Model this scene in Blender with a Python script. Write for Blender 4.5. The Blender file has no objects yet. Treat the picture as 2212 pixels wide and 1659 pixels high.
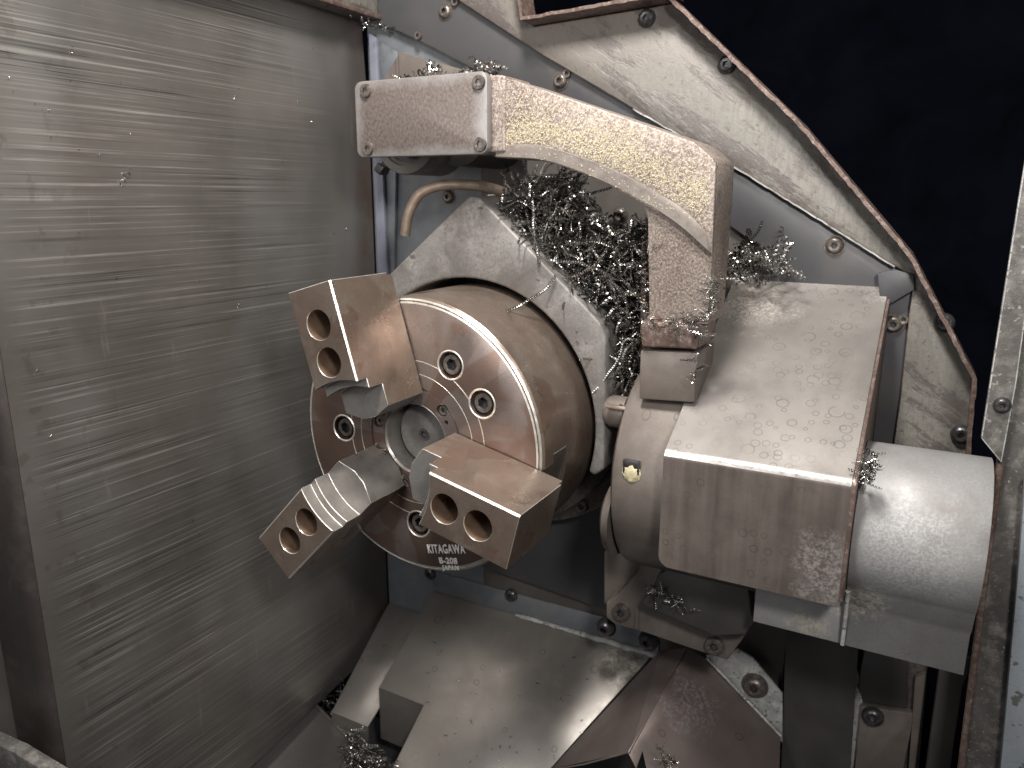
import bpy, bmesh, math, random
from mathutils import Vector, Matrix
from mathutils.bvhtree import BVHTree
R = math.radians
SC = bpy.context.scene
COL = SC.collection

# ------------------------------------------------------------------ camera
# The machine's axes: X to the right, Y along the spindle away from the door, Z up; metres.
CAM = Vector((0.318281, -0.436974, 0.173442))
CR = Matrix(((0.87858816, -0.11684253, 0.46306658),
             (0.47756662, 0.20763678, -0.85370785),
             (0.00359973, 0.97120275, 0.23822732)))
FPX, CX, CY = 1648.08, 1106.0, 829.5            # focal length in the pixels of a 2212 px wide picture
cam = bpy.data.cameras.new('camera')
cam.sensor_width = 36.0
cam.lens = 36.0 * FPX / 2212.0
cam.clip_start = 0.01
cam.clip_end = 50
camo = bpy.data.objects.new('camera', cam)
COL.objects.link(camo)
camo.matrix_world = Matrix.Translation(CAM) @ CR.to_4x4()
SC.camera = camo
cam.dof.use_dof = True
cam.dof.focus_distance = 0.50
cam.dof.aperture_fstop = 11.0

# ------------------------------------------------------------------ light
W = bpy.data.worlds.new('World'); SC.world = W; W.use_nodes = True
bg = W.node_tree.nodes['Background']
bg.inputs[0].default_value = (0.95, 0.96, 1.0, 1)
bg.inputs[1].default_value = 0.075
def area(name, loc, target, sx, sy, power, color):
    l = bpy.data.lights.new(name, 'AREA'); l.shape = 'RECTANGLE'; l.size = sx; l.size_y = sy
    l.energy = power; l.color = color
    o = bpy.data.objects.new(name, l); COL.objects.link(o); o.location = loc
    o.rotation_euler = (Vector(target) - Vector(loc)).to_track_quat('-Z', 'Y').to_euler()
    return o
area('machine_lamp', (0.15, -0.20, 0.66), (0.05, 0.06, 0.0), 0.08, 0.15, 8.0, (1.0, 0.965, 0.91))
area('doorway_light', (0.0, -1.30, 0.30), (0.05, 0.1, 0.0), 0.8, 0.8, 1.3, (0.95, 0.97, 1.0))
area('front_fill', (0.00, -0.44, 0.24), (-0.15, 0.0, -0.02), 0.14, 0.30, 1.0, (1.0, 0.98, 0.96))  # added fill without a known source, brightens the front of the door panel
area('side_lamp', (0.46, -0.44, 0.36), (0.0, 0.12, 0.05), 0.08, 0.08, 3.2, (1.0, 0.965, 0.92))
SC.view_settings.view_transform = 'Standard'
SC.view_settings.look = 'None'
SC.view_settings.exposure = 0.10
SC.view_settings.gamma = 1.0
SC.render.resolution_x = 1024; SC.render.resolution_y = 768

# ------------------------------------------------------------------ picture point -> point on a real plane
def ray(px, py): return CR @ Vector((px - CX, -(py - CY), -FPX))
def onp(px, py, n, k):
    n = Vector(n); d = ray(px, py); t = (k - CAM.dot(n)) / d.dot(n); return CAM + t * d
def aY(px, py, Y): return onp(px, py, (0, 1, 0), Y)
def aX(px, py, X): return onp(px, py, (1, 0, 0), X)
def aZ(px, py, Z): return onp(px, py, (0, 0, 1), Z)

# ------------------------------------------------------------------ materials
class NT:
    def __init__(s, name):
        s.m = bpy.data.materials.new(name); s.m.use_nodes = True
        s.t = s.m.node_tree; s.t.nodes.clear()
        s.out = s.n('ShaderNodeOutputMaterial'); s.b = s.n('ShaderNodeBsdfPrincipled')
        s.l(s.b.outputs[0], s.out.inputs[0])
        s.tc = s.n('ShaderNodeTexCoord').outputs['Object']
    def n(s, k, **kw):
        x = s.t.nodes.new(k)
        for a, v in kw.items(): setattr(x, a, v)
        return x
    def l(s, a, b): s.t.links.new(a, b)
    def val(s, sock, v):
        if isinstance(v, (int, float)): sock.default_value = v
        elif isinstance(v, (tuple, list)): sock.default_value = (*v, 1) if len(v) == 3 else v
        else: s.l(v, sock)
    def map(s, scale=(1, 1, 1), loc=(0, 0, 0), rot=(0, 0, 0), vec=None):
        x = s.n('ShaderNodeMapping'); s.l(vec or s.tc, x.inputs[0])
        x.inputs['Scale'].default_value = scale; x.inputs['Location'].default_value = loc
        x.inputs['Rotation'].default_value = rot
        return x.outputs[0]
    def noise(s, scale, detail=4, rough=.55, vec=None, dist=0.0):
        x = s.n('ShaderNodeTexNoise'); s.l(vec or s.tc, x.inputs['Vector'])
        x.inputs['Scale'].default_value = scale; x.inputs['Detail'].default_value = detail
        x.inputs['Roughness'].default_value = rough; x.inputs['Distortion'].default_value = dist
        return x.outputs['Fac']
    def ramp(s, f, a, b, ca=0.0, cb=1.0):
        x = s.n('ShaderNodeMapRange'); x.clamp = True; s.l(f, x.inputs[0])
        x.inputs[1].default_value = a; x.inputs[2].default_value = b
        x.inputs[3].default_value = ca; x.inputs[4].default_value = cb
        return x.outputs[0]
    def mix(s, f, a, b):
        x = s.n('ShaderNodeMix', data_type='RGBA'); s.val(x.inputs[0], f)
        s.val(x.inputs[6], a); s.val(x.inputs[7], b); return x.outputs[2]
    def math(s, op, a, b=0.0, c=None):
        x = s.n('ShaderNodeMath', operation=op); s.val(x.inputs[0], a); s.val(x.inputs[1], b)
        if c is not None: s.val(x.inputs[2], c)
        return x.outputs[0]
    def bump(s, h, strength=.3, dist=.0005):
        x = s.n('ShaderNodeBump'); x.inputs['Strength'].default_value = strength
        x.inputs['Distance'].default_value = dist; s.l(h, x.inputs['Height'])
        s.l(x.outputs[0], s.b.inputs['Normal'])
    def fin(s, col, rough, metal=0.0, spec=.5):
        s.val(s.b.inputs['Base Color'], col); s.val(s.b.inputs['Roughness'], rough)
        s.val(s.b.inputs['Metallic'], metal); s.b.inputs['Specular IOR Level'].default_value = spec
        return s.m

def wedge(s, col, dark, amt):
    """fan shaped coolant stains flung outwards from the spindle axis"""
    x = s.n('ShaderNodeSeparateXYZ'); s.l(s.tc, x.inputs[0])
    a = s.math('ARCTAN2', x.outputs[2], x.outputs[0]); r = s.math('SQRT', s.math('ADD', s.math('POWER', x.outputs[0], 2.0), s.math('POWER', x.outputs[2], 2.0)))
    c = s.n('ShaderNodeCombineXYZ'); s.l(s.math('MULTIPLY', a, 1.5), c.inputs[0]); s.l(s.math('MULTIPLY', r, 9.0), c.inputs[1])
    w = s.noise(1.0, 2, .5, vec=c.outputs[0], dist=.5)
    return s.mix(s.math('MULTIPLY', s.ramp(w, .50, .52), amt), col, dark)

def rings(s, scale, chance, rmin, rmax, w, tilt=0.0):
    """thin dried-drop rings: random radius in each cell, laid in a plane tilted about X"""
    v = s.n('ShaderNodeTexVoronoi', voronoi_dimensions='2D'); s.l(s.map(rot=(R(-tilt), 0, 0)), v.inputs['Vector']); v.inputs['Scale'].default_value = scale
    v.inputs['Randomness'].default_value = 1.0
    d = v.outputs['Distance']; sep = s.n('ShaderNodeSeparateColor'); s.l(v.outputs['Color'], sep.inputs[0])
    rad = s.ramp(sep.outputs[0], 0, 1, rmin, rmax)
    e = s.math('ABSOLUTE', s.math('SUBTRACT', d, rad))
    ring = s.ramp(e, 0, w, 1, 0)
    on = s.math('MULTIPLY', s.math('LESS_THAN', sep.outputs[1], chance), s.ramp(s.noise(14, 2), .42, .56))
    return s.math('MULTIPLY', ring, on)

def stained(name, c1, c2, c3=None, scale=25, metal=.55, rough=.45, streak=None, ring=None, speck=None, bump=.15, grain=900, edge=None, spot=None, blobs=None):
    s = NT(name)
    f = s.ramp(s.noise(scale, 6, .6, dist=.6), .35, .65)
    col = s.mix(f, c1, c2)
    f2 = s.ramp(s.noise(scale * 3.3, 5, .6), .50, .72)
    if c3: col = s.mix(s.math('MULTIPLY', f2, .75), col, c3)
    h = s.noise(grain, 3, .6)
    col = s.mix(s.ramp(h, .3, .8, .0, .35), col, tuple(x * .55 for x in c1))
    if streak:
        sv = s.map(scale=streak)
        st = s.noise(1.0, 5, .6, vec=sv)
        col = s.mix(s.ramp(st, .50, .72, 0, .30), col, tuple(min(1, x * 1.35) for x in c2))
        col = s.mix(s.ramp(st, .50, .34, 0, .5), col, tuple(x * .55 for x in c1))
    rg = s.ramp(s.noise(scale * 2.2, 5, .65), .3, .7, rough - .10, rough + .13)
    if ring:
        for rr in ring:
            q = rings(s, *rr)
            col = s.mix(s.math('MULTIPLY', q, .62), col, tuple(x * .38 for x in c1))
    if speck:
        sc, th, cc = speck
        q = s.ramp(s.noise(sc, 2, .5), th, th + .05)
        col = s.mix(q, col, cc)
    if spot:
        sc, th, cc = spot
        q = s.ramp(s.noise(sc, 4, .6), th, th + .03)
        col = s.mix(s.math('MULTIPLY', q, .8), col, cc)
    if name == 'brown_chuck_face_steel': col = wedge(s, col, (.185, .118, .090), .75)
    for bl in blobs or ():
        c, loc, rad, cc, sp, amt = bl
        vm = s.n('ShaderNodeVectorMath', operation='SUBTRACT'); s.l(s.tc, vm.inputs[0]); vm.inputs[1].default_value = Vector(c) - Vector(loc)
        ln = s.n('ShaderNodeVectorMath', operation='LENGTH'); s.l(vm.outputs[0], ln.inputs[0])
        d = s.math('ADD', ln.outputs['Value'], s.math('MULTIPLY', s.math('SUBTRACT', s.noise(1.6 / rad, 5, .7), .5), rad * 2.4))
        f = s.ramp(d, rad, rad * .35, 0, amt)
        if sp: f = s.math('MULTIPLY', f, s.ramp(s.noise(sp * .8, 9, .85), .46, .56))
        col = s.mix(f, col, cc)
    s.bump(s.math('ADD', h, s.math('MULTIPLY', s.noise(scale * 5, 4), .6)), bump, .0004)
    return s.fin(col, rg, metal)

M = {}
M['rust'] = stained('brown_oiled_steel', (.215, .160, .128), (.315, .25, .205), (.36, .315, .27), 13, .72, .31, spot=(22, .58, (.20, .135, .105)), bump=.07)
M['face'] = stained('brown_chuck_face_steel', (.215, .168, .148), (.32, .268, .245), (.20, .145, .12), 9, .72, .29, spot=(15, .57, (.21, .14, .11)), bump=.05)
M['edge'] = stained('bright_worn_edge_steel', (.75, .70, .62), (.85, .82, .76), None, 60, .75, .32, bump=.1)
M['ground'] = stained('grey_ground_steel', (.28, .265, .25), (.37, .35, .33), (.24, .20, .17), 24, .7, .36, bump=.08)
M['bore'] = stained('dark_oily_bore_steel', (.13, .085, .06), (.24, .16, .11), None, 40, .6, .35)
M['bolt'] = stained('blackened_bolt_steel', (.10, .085, .078), (.20, .17, .15), (.30, .27, .24), 160, .6, .34, grain=2000)
M['boltdark'] = stained('oily_dark_bolt_steel', (.045, .045, .05), (.12, .11, .11), None, 160, .6, .28, grain=2000)
M['black'] = stained('black_void_shade', (.004, .0045, .007), (.007, .008, .014), None, 10, 0, 1.0, bump=0)  # near-black colour stands for the unlit depth behind and below
M['black'].node_tree.nodes['Principled BSDF'].inputs['Specular IOR Level'].default_value = 0
M['shaving'] = stained('bright_steel_shaving', (.30, .285, .27), (.62, .60, .57), (.06, .055, .05), 90, .95, .20, bump=0.0)
M['darkshaving'] = stained('shaded_steel_shaving', (.05, .047, .043), (.14, .13, .12), (.02, .02, .02), 90, .9, .26, bump=0.0)  # darker shaving copy, its colour stands for shaded gaps between the curls
M['guard'] = stained('scuffed_grey_casting_paint', (.10, .09, .084), (.235, .225, .215), (.30, .285, .27), 15, .2, .48, speck=(900, .60, (.12, .105, .10)), spot=(52, .66, (.06, .06, .062)), bump=.35, grain=420, blobs=[((.0, .075, .168), (.0, .12, .13), .045, (.105, .088, .08), 300, .9)])
M['housing'] = stained('dull_brown_grey_casting', (.130, .108, .095), (.190, .163, .145), (.22, .192, .172), 13, .3, .42, ring=[(60, .25, .10, .2, .05)], bump=.12)
M['cover'] = stained('stained_sheet_steel', (.225, .205, .192), (.315, .292, .275), (.265, .24, .222), 9, .5, .40, ring=[(115, .60, .14, .34, .055, 30), (70, .30, .16, .34, .045, 30)], bump=.06, grain=1400, blobs=[((.200, .165, .095), (.235, .1, .02), .038, (.62, .56, .50), 520, .8), ((.287, .185, .107), (.235, .1, .02), .014, (.50, .47, .45), 400, .6)])
M['coverfront'] = stained('brown_stained_sheet_steel', (.155, .128, .113), (.215, .180, .160), (.125, .103, .092), 14, .55, .36, streak=(90, 1, 7), ring=[(110, .5, .12, .3, .06, 90)], bump=.08, grain=1400, blobs=[((.286, .024, -.045), (.235, .1, .02), .026, (.46, .42, .42), 380, .7)])
M['tube'] = stained('grey_sheet_steel', (.25, .24, .24), (.34, .335, .33), (.22, .20, .19), 9, .4, .6, bump=.25, grain=700, blobs=[((.302, .045, -.075), (.33, .08, -.03), .022, (.66, .62, .52), 420, .9), ((.275, .058, -.105), (.33, .08, -.03), .016, (.56, .50, .38), 500, .8), ((.33, .035, -.03), (.33, .08, -.03), .04, (.55, .55, .55), 620, .5)])
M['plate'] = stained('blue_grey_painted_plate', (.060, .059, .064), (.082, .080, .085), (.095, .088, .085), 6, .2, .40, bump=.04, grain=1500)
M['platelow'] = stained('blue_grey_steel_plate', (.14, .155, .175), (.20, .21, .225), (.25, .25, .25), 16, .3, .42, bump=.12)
M['slope'] = stained('dull_sheet_metal_chute', (.20, .182, .168), (.275, .258, .24), (.31, .28, .25), 7, .55, .34, ring=[(60, .10, .10, .25, .05, 30)], bump=.05, grain=1500, blobs=[((.105, .19, -.255), (0, .12, -.28), .035, (.46, .43, .37), 300, .85), ((.115, .14, -.285), (0, .12, -.28), .02, (.38, .35, .30), 0, .5)])
M['roof'] = stained('reddish_sheet_metal', (.165, .13, .118), (.215, .185, .172), (.16, .115, .10), 9, .5, .36, ring=[(60, .10, .10, .25, .05, 30)], bump=.05, grain=1500, blobs=[((.185, .13, -.24), (.2, .1, -.3), .03, (.40, .36, .37), 420, .7)])
M['armpale'] = stained('pale_wiped_cast_iron', (.165, .14, .125), (.235, .205, .183), (.13, .105, .092), 50, .25, .5, bump=.45, grain=430)
M['stampmark'] = stained('bright_stamp_marks', (.82, .80, .78), (.92, .90, .88), None, 300, .3, .35, bump=.05)
M['chalk'] = stained('chalky_coolant_crusted_steel', (.24, .24, .235), (.48, .48, .46), (.60, .60, .57), 45, .1, .6, speck=(300, .60, (.16, .15, .14)), bump=.4)
M['brownedge'] = stained('rusty_brown_sheet_edge', (.10, .065, .055), (.20, .14, .12), (.34, .28, .24), 90, .3, .38, bump=.5, grain=400)
M['darkplastic'] = stained('dull_dark_grey_cast_block', (.040, .037, .034), (.058, .053, .049), None, 14, .0, .5, bump=.05)
M['bend'] = stained('polished_bend_steel', (.42, .39, .36), (.62, .60, .57), None, 60, .7, .30, bump=.05)
M['foldedge'] = stained('dark_brown_folded_steel', (.055, .045, .042), (.085, .072, .067), (.12, .10, .095), 12, .5, .40, bump=.12)
M['brownplate'] = stained('brown_grey_sheet', (.10, .088, .082), (.13, .118, .11), (.155, .135, .125), 8, .3, .42, bump=.05)
M['copper'] = stained('stained_copper_pipe', (.27, .20, .15), (.38, .30, .235), (.20, .14, .105), 60, .35, .48, bump=.2)
M['lens'] = stained('dark_blue_glossy_disc', (.03, .035, .045), (.05, .055, .07), None, 40, .0, .22, bump=.03)
M['brass'] = stained('pale_yellow_crusted_dust', (.56, .49, .31), (.68, .61, .42), (.34, .27, .16), 300, .1, .5, bump=.3)
M['paleblue'] = stained('pale_blue_painted_panel', (.20, .225, .25), (.26, .28, .305), None, 20, .0, .5, spot=(90, .62, (.06, .055, .05)))
M['striplue'] = stained('blue_grey_strip_paint', (.17, .18, .23), (.22, .23, .28), None, 20, .2, .4)
M['column'] = stained('rough_corroded_sheet', (.075, .07, .066), (.13, .12, .112), (.30, .285, .26), 26, .2, .5, speck=(420, .64, (.26, .24, .22)), bump=.5, grain=500)

def worn_paint():
    s = NT('worn_beige_green_paint')
    base = s.mix(s.ramp(s.noise(9, 4), .35, .65), (.130, .126, .112), (.205, .193, .170))
    run = s.noise(1.0, 8, .8, vec=s.map(scale=(260, 260, 80)))
    base = s.mix(s.ramp(run, .47, .57, 0, .85), base, (.125, .11, .098))
    sv = s.noise(1.0, 7, .68, vec=s.map(scale=(7, 20, 34), vec=s.map(rot=(0, R(-36), 0))), dist=.25)
    patch = s.math('MULTIPLY', s.ramp(sv, .50, .555), s.ramp(s.noise(160, 6, .8), .36, .48))
    top = s.n('ShaderNodeSeparateXYZ'); s.l(s.tc, top.inputs[0])
    top_shade = s.math('MULTIPLY', s.ramp(s.math('ADD', top.outputs[2], s.math('MULTIPLY', s.noise(30, 4), .06)), .07, .115), .75)  # top of the beam darkened in its colour, standing for less light
    base = s.mix(top_shade, base, (.13, .112, .10))
    col = s.mix(s.math('MULTIPLY', patch, .9), base, (.085, .072, .068))
    dirt = s.ramp(s.noise(210, 4, .7), .60, .68)
    col = s.mix(dirt, col, (.085, .07, .06))
    s.bump(s.math('ADD', s.noise(400, 4, .6), s.math('MULTIPLY', patch, -.8)), .5, .0005)
    return s.fin(col, s.ramp(sv, .4, .7, .55, .38), 0)
M['paint'] = worn_paint()

def cast_arm(name, dust):
    s = NT(name)
    f = s.ramp(s.noise(26, 6, .62, dist=.3), .38, .62)
    col = s.mix(f, (.17, .13, .115), (.27, .225, .195))
    g = s.noise(620, 8, .8)
    col = s.mix(s.ramp(g, .50, .58, 0, .8), col, (.44, .385, .33))
    col = s.mix(s.ramp(g, .48, .40, 0, .8), col, (.085, .062, .052))
    s.bump(s.math('ADD', g, s.noise(220, 3)), .45, .0006)
    return s.fin(col, .5, .25)
M['arm'] = cast_arm('sandy_cast_iron_with_dust', True)
def cap_mat():
    s = NT('brown_wrinkle_finish_cap')
    g = s.noise(1.0, 6, .8, vec=s.map(scale=(480, 400, 360), rot=(0, .6, 0)))
    col = s.mix(s.ramp(g, .36, .64), (.080, .063, .056), (.185, .155, .142))
    # wiped pale rim, set by the plate's own outline (object space)
    sep = s.n('ShaderNodeSeparateXYZ'); s.l(s.tc, sep.inputs[0])
    ex = s.math('ABSOLUTE', s.math('SUBTRACT', sep.outputs[0], 0.0575)); ez = s.math('ABSOLUTE', s.math('SUBTRACT', sep.outputs[2], -.003))
    wob = s.math('MULTIPLY', s.noise(55, 4, .6), .016)
    q = s.math('MAXIMUM', s.math('ADD', s.math('SUBTRACT', ex, .054), wob), s.math('ADD', s.math('SUBTRACT', ez, .025), wob))
    col = s.mix(s.ramp(q, .002, .012, 0, .62), col, (.33, .32, .32))
    s.bump(g, .5, .0006)
    return s.fin(col, .42, .35)
M['cap'] = cap_mat()

def wall_mat():
    s = NT('brushed_scraped_steel_wall')
    big = s.noise(7, 5, .6)
    col = s.mix(s.ramp(big, .35, .65), (.148, .135, .124), (.208, .190, .174))
    col = s.mix(s.ramp(s.noise(4, 3), .5, .7, 0, .5), col, (.16, .158, .148))
    col = s.mix(s.ramp(s.noise(1.0, 3, .5, vec=s.map(scale=(1, 6, 3.2), loc=(0, 4.1, 2))), .50, .66, 0, .55), col, (.30, .295, .285))  # broad paler areas put into the colour to look like reflections
    # scrape marks run along the door's travel (Y)
    fine = s.noise(1.0, 6, .75, vec=s.map(scale=(1, 2.4, 430)))
    mid = s.noise(1.0, 4, .7, vec=s.map(scale=(1, 2.6, 330), loc=(0, 3, 1)))
    sep = s.n('ShaderNodeSeparateXYZ'); s.l(s.tc, sep.inputs[0])
    zone = s.math('MULTIPLY', s.ramp(sep.outputs[1], .15, .02), s.ramp(s.noise(1.0, 4, .6, vec=s.map(scale=(1, 7, 22))), .36, .58, .12, 1))
    zone = s.math('MULTIPLY', zone, s.ramp(sep.outputs[1], -.172, -.145))
    light = s.math('MULTIPLY', s.ramp(fine, .525, .625), zone)
    col = s.mix(s.math('MULTIPLY', light, .7), col, (.60, .575, .54))
    dark = s.math('MULTIPLY', s.ramp(mid, .47, .34), zone)
    col = s.mix(s.math('MULTIPLY', dark, .85), col, (.045, .044, .043))
    sc1 = s.noise(1.0, 3, .5, vec=s.map(scale=(1, 3.5, 420), loc=(0, 8, 4)))
    col = s.mix(s.math('MULTIPLY', s.ramp(sc1, .70, .735), zone), col, (.66, .58, .52))
    col = s.mix(s.math('MULTIPLY', s.ramp(sc1, .30, .275), zone), col, (.02, .02, .02))
    run = s.noise(1.0, 6, .7, vec=s.map(scale=(1, 75, 12), loc=(0, 1.3, 0)))
    col = s.mix(s.ramp(run, .62, .72, 0, .5), col, (.34, .30, .285))
    rust = s.math('MULTIPLY', s.ramp(sep.outputs[1], .165, .195), s.ramp(s.noise(28, 5), .4, .6))
    col = s.mix(s.math('MULTIPLY', rust, .8), col, (.15, .085, .07))
    blot = s.math('MULTIPLY', s.ramp(sep.outputs[1], -.09, -.15), s.ramp(s.noise(60, 4), .60, .64))
    col = s.mix(s.math('MULTIPLY', blot, .3), col, (.09, .065, .05))
    s.bump(s.math('ADD', fine, s.math('MULTIPLY', mid, .8)), .14, .0004)
    rg = s.ramp(s.noise(12, 4), .3, .7, .33, .48)
    return s.fin(col, s.math('SUBTRACT', rg, s.math('MULTIPLY', light, .08)), .7)
M['wall'] = wall_mat()

# ------------------------------------------------------------------ mesh helpers
def newbm(): return bmesh.new()
def prism(bm, pts, vec, mi=0, mi_side=None):
    """planar outline pushed along vec"""
    vec = Vector(vec)
    a = [bm.verts.new(Vector(p)) for p in pts]; b = [bm.verts.new(Vector(p) + vec) for p in pts]
    n = len(pts)
    f = [bm.faces.new(a), bm.faces.new(list(reversed(b)))]
    for i in range(n):
        f.append(bm.faces.new((a[i], b[i], b[(i + 1) % n], a[(i + 1) % n])))
        if mi_side is not None: f[-1].material_index = mi_side
    f[0].material_index = mi; f[1].material_index = mi
    bmesh.ops.recalc_face_normals(bm, faces=f)
    return f
def box(bm, c, s, rot=None):
    c = Vector(c); s = Vector(s) / 2; v = []
    for x in (-1, 1):
        for y in (-1, 1):
            for z in (-1, 1):
                p = Vector((x * s.x, y * s.y, z * s.z))
                if rot is not None: p = rot @ p
                v.append(bm.verts.new(c + p))
    for q in ((0, 1, 3, 2), (4, 6, 7, 5), (0, 4, 5, 1), (2, 3, 7, 6), (0, 2, 6, 4), (1, 5, 7, 3)):
        bm.faces.new([v[i] for i in q])
    bmesh.ops.recalc_face_normals(bm, faces=bm.faces[:])
def lathe(bm, prof, org=(0, 0, 0), axis='Y', seg=96, mis=None, closed=False, start=0.0, mi=0):
    """prof: list of (radius, distance along the axis)"""
    org = Vector(org)
    def P(r, d, t):
        c, s_ = math.cos(t) * r, math.sin(t) * r
        return org + (Vector((c, d, s_)) if axis == 'Y' else Vector((d, c, s_)) if axis == 'X' else Vector((c, s_, d)))
    rows = []
    for r, d in prof:
        if r < 1e-7: rows.append([bm.verts.new(P(0, d, 0))])
        else: rows.append([bm.verts.new(P(r, d, start + 2 * math.pi * k / seg)) for k in range(seg)])
    fs = []
    m = len(rows)
    for i in range(m if closed else m - 1):
        a, b = rows[i], rows[(i + 1) % m]
        for k in range(seg):
            k2 = (k + 1) % seg
            if len(a) == 1 and len(b) == 1: continue
            if len(a) == 1: f = bm.faces.new((a[0], b[k], b[k2]))
            elif len(b) == 1: f = bm.faces.new((a[k], b[0], a[k2]))
            else: f = bm.faces.new((a[k], b[k], b[k2], a[k2]))
            f.material_index = mis[i] if mis else mi
            fs.append(f)
    bmesh.ops.recalc_face_normals(bm, faces=fs)
def tube(bm, pts, rad, seg=16, cap=True):
    pts = [Vector(p) for p in pts]; rows = []
    up = Vector((0, 0, 1)); t0 = (pts[1] - pts[0]).normalized()
    n = t0.cross(up)
    if n.length < 1e-3: n = t0.cross(Vector((1, 0, 0)))
    n.normalize()
    for i, p in enumerate(pts):
        t = (pts[min(i + 1, len(pts) - 1)] - pts[max(i - 1, 0)]).normalized()
        n = (n - t * n.dot(t)).normalized(); b = t.cross(n)
        r = rad[i] if isinstance(rad, (list, tuple)) else rad
        rows.append([bm.verts.new(p + r * (math.cos(2 * math.pi * k / seg) * n + math.sin(2 * math.pi * k / seg) * b)) for k in range(seg)])
    for a, b in zip(rows, rows[1:]):
        for k in range(seg): bm.faces.new((a[k], a[(k + 1) % seg], b[(k + 1) % seg], b[k]))
    if cap: bm.faces.new(list(reversed(rows[0]))); bm.faces.new(rows[-1])
    bmesh.ops.recalc_face_normals(bm, faces=bm.faces[:])
def catmull(pts, n=8):
    pts = [Vector(p) for p in pts]; q = [2 * pts[0] - pts[1]] + pts + [2 * pts[-1] - pts[-2]]; out = []
    for i in range(1, len(q) - 2):
        for k in range(n):
            t = k / n
            out.append(.5 * ((2 * q[i]) + (q[i + 1] - q[i - 1]) * t + (2 * q[i - 1] - 5 * q[i] + 4 * q[i + 1] - q[i + 2]) * t * t + (3 * q[i] - q[i - 1] - 3 * q[i + 1] + q[i + 2]) * t ** 3))
    out.append(pts[-1]); return out
def bevel(bm, w, ang=30, seg=2, mi=None):
    bm.normal_update()
    es = [e for e in bm.edges if len(e.link_faces) == 2 and e.calc_face_angle(0) > R(ang)]
    kw = dict(geom=es, offset=w, segments=seg, profile=.5, affect='EDGES', clamp_overlap=True)
    if mi is not None: kw['material'] = mi
    bmesh.ops.bevel(bm, **kw)
def smooth(bm, ang=32):
    bm.normal_update()
    for f in bm.faces: f.smooth = True
    for e in bm.edges:
        e.smooth = not (len(e.link_faces) == 2 and e.calc_face_angle(0) > R(ang))
def wloc(o):
    v = Vector((0, 0, 0))
    while o is not None: v += o.location; o = o.parent
    return v
def tag(o, label=None, cat=None, group=None, kind=None):
    for k, v in (('label', label), ('category', cat), ('group', group), ('kind', kind)):
        if v: o[k] = v
    return o
def obj(name, bm, mats, parent=None, loc=None, sm=32):
    """links a world-coordinate bmesh as one object whose origin sits at loc"""
    if sm: smooth(bm, sm)
    base = wloc(parent) if parent is not None else Vector((0, 0, 0))
    if loc is None:
        loc = Vector((0, 0, 0))
        if parent is None:
            n = len(bm.verts); loc = sum((v.co for v in bm.verts), Vector()) / max(n, 1)
    loc = Vector(loc) if parent is None else Vector((0, 0, 0))
    off = base + loc
    for v in bm.verts: v.co -= off
    me = bpy.data.meshes.new(name); bm.to_mesh(me); bm.free()
    for m in (mats if isinstance(mats, (list, tuple)) else [mats]): me.materials.append(M[m])
    o = bpy.data.objects.new(name, me); COL.objects.link(o); o.location = loc
    if parent is not None: o.parent = parent
    return o
def thing(name, label, cat, loc, group=None):
    o = bpy.data.objects.new(name, None); COL.objects.link(o); o.location = loc
    o.empty_display_size = .01
    return tag(o, label, cat, group)
def boolean(o, cutters, op='DIFFERENCE'):
    """applies boolean with bmeshes given in world coordinates"""
    tmp = []
    for c in cutters:
        me = bpy.data.meshes.new('tmp'); off = wloc(o)
        for v in c.verts: v.co -= off
        c.to_mesh(me); c.free()
        for m in o.data.materials: me.materials.append(m)
        t = bpy.data.objects.new('tmp', me); COL.objects.link(t); t.location = off
        md = o.modifiers.new('b', 'BOOLEAN'); md.operation = op; md.solver = 'EXACT'; md.object = t
        tmp.append(t)
    dg = bpy.context.evaluated_depsgraph_get(); dg.update()
    me = bpy.data.meshes.new_from_object(o.evaluated_get(dg)); o.modifiers.clear()
    old = o.data; o.data = me
    bpy.data.meshes.remove(old)
    for t in tmp:
        d = t.data; bpy.data.objects.remove(t); bpy.data.meshes.remove(d)
    bm = bmesh.new(); bm.from_mesh(me); smooth(bm, 30); bm.to_mesh(me); bm.free()
    return o
def instance(src, parent, loc, rot=None, name=None):
    o = src.copy(); COL.objects.link(o); o.parent = parent
    o.location = Vector(loc) - (wloc(parent) if parent is not None else Vector())
    if rot is not None: o.rotation_euler = rot
    return o

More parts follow.
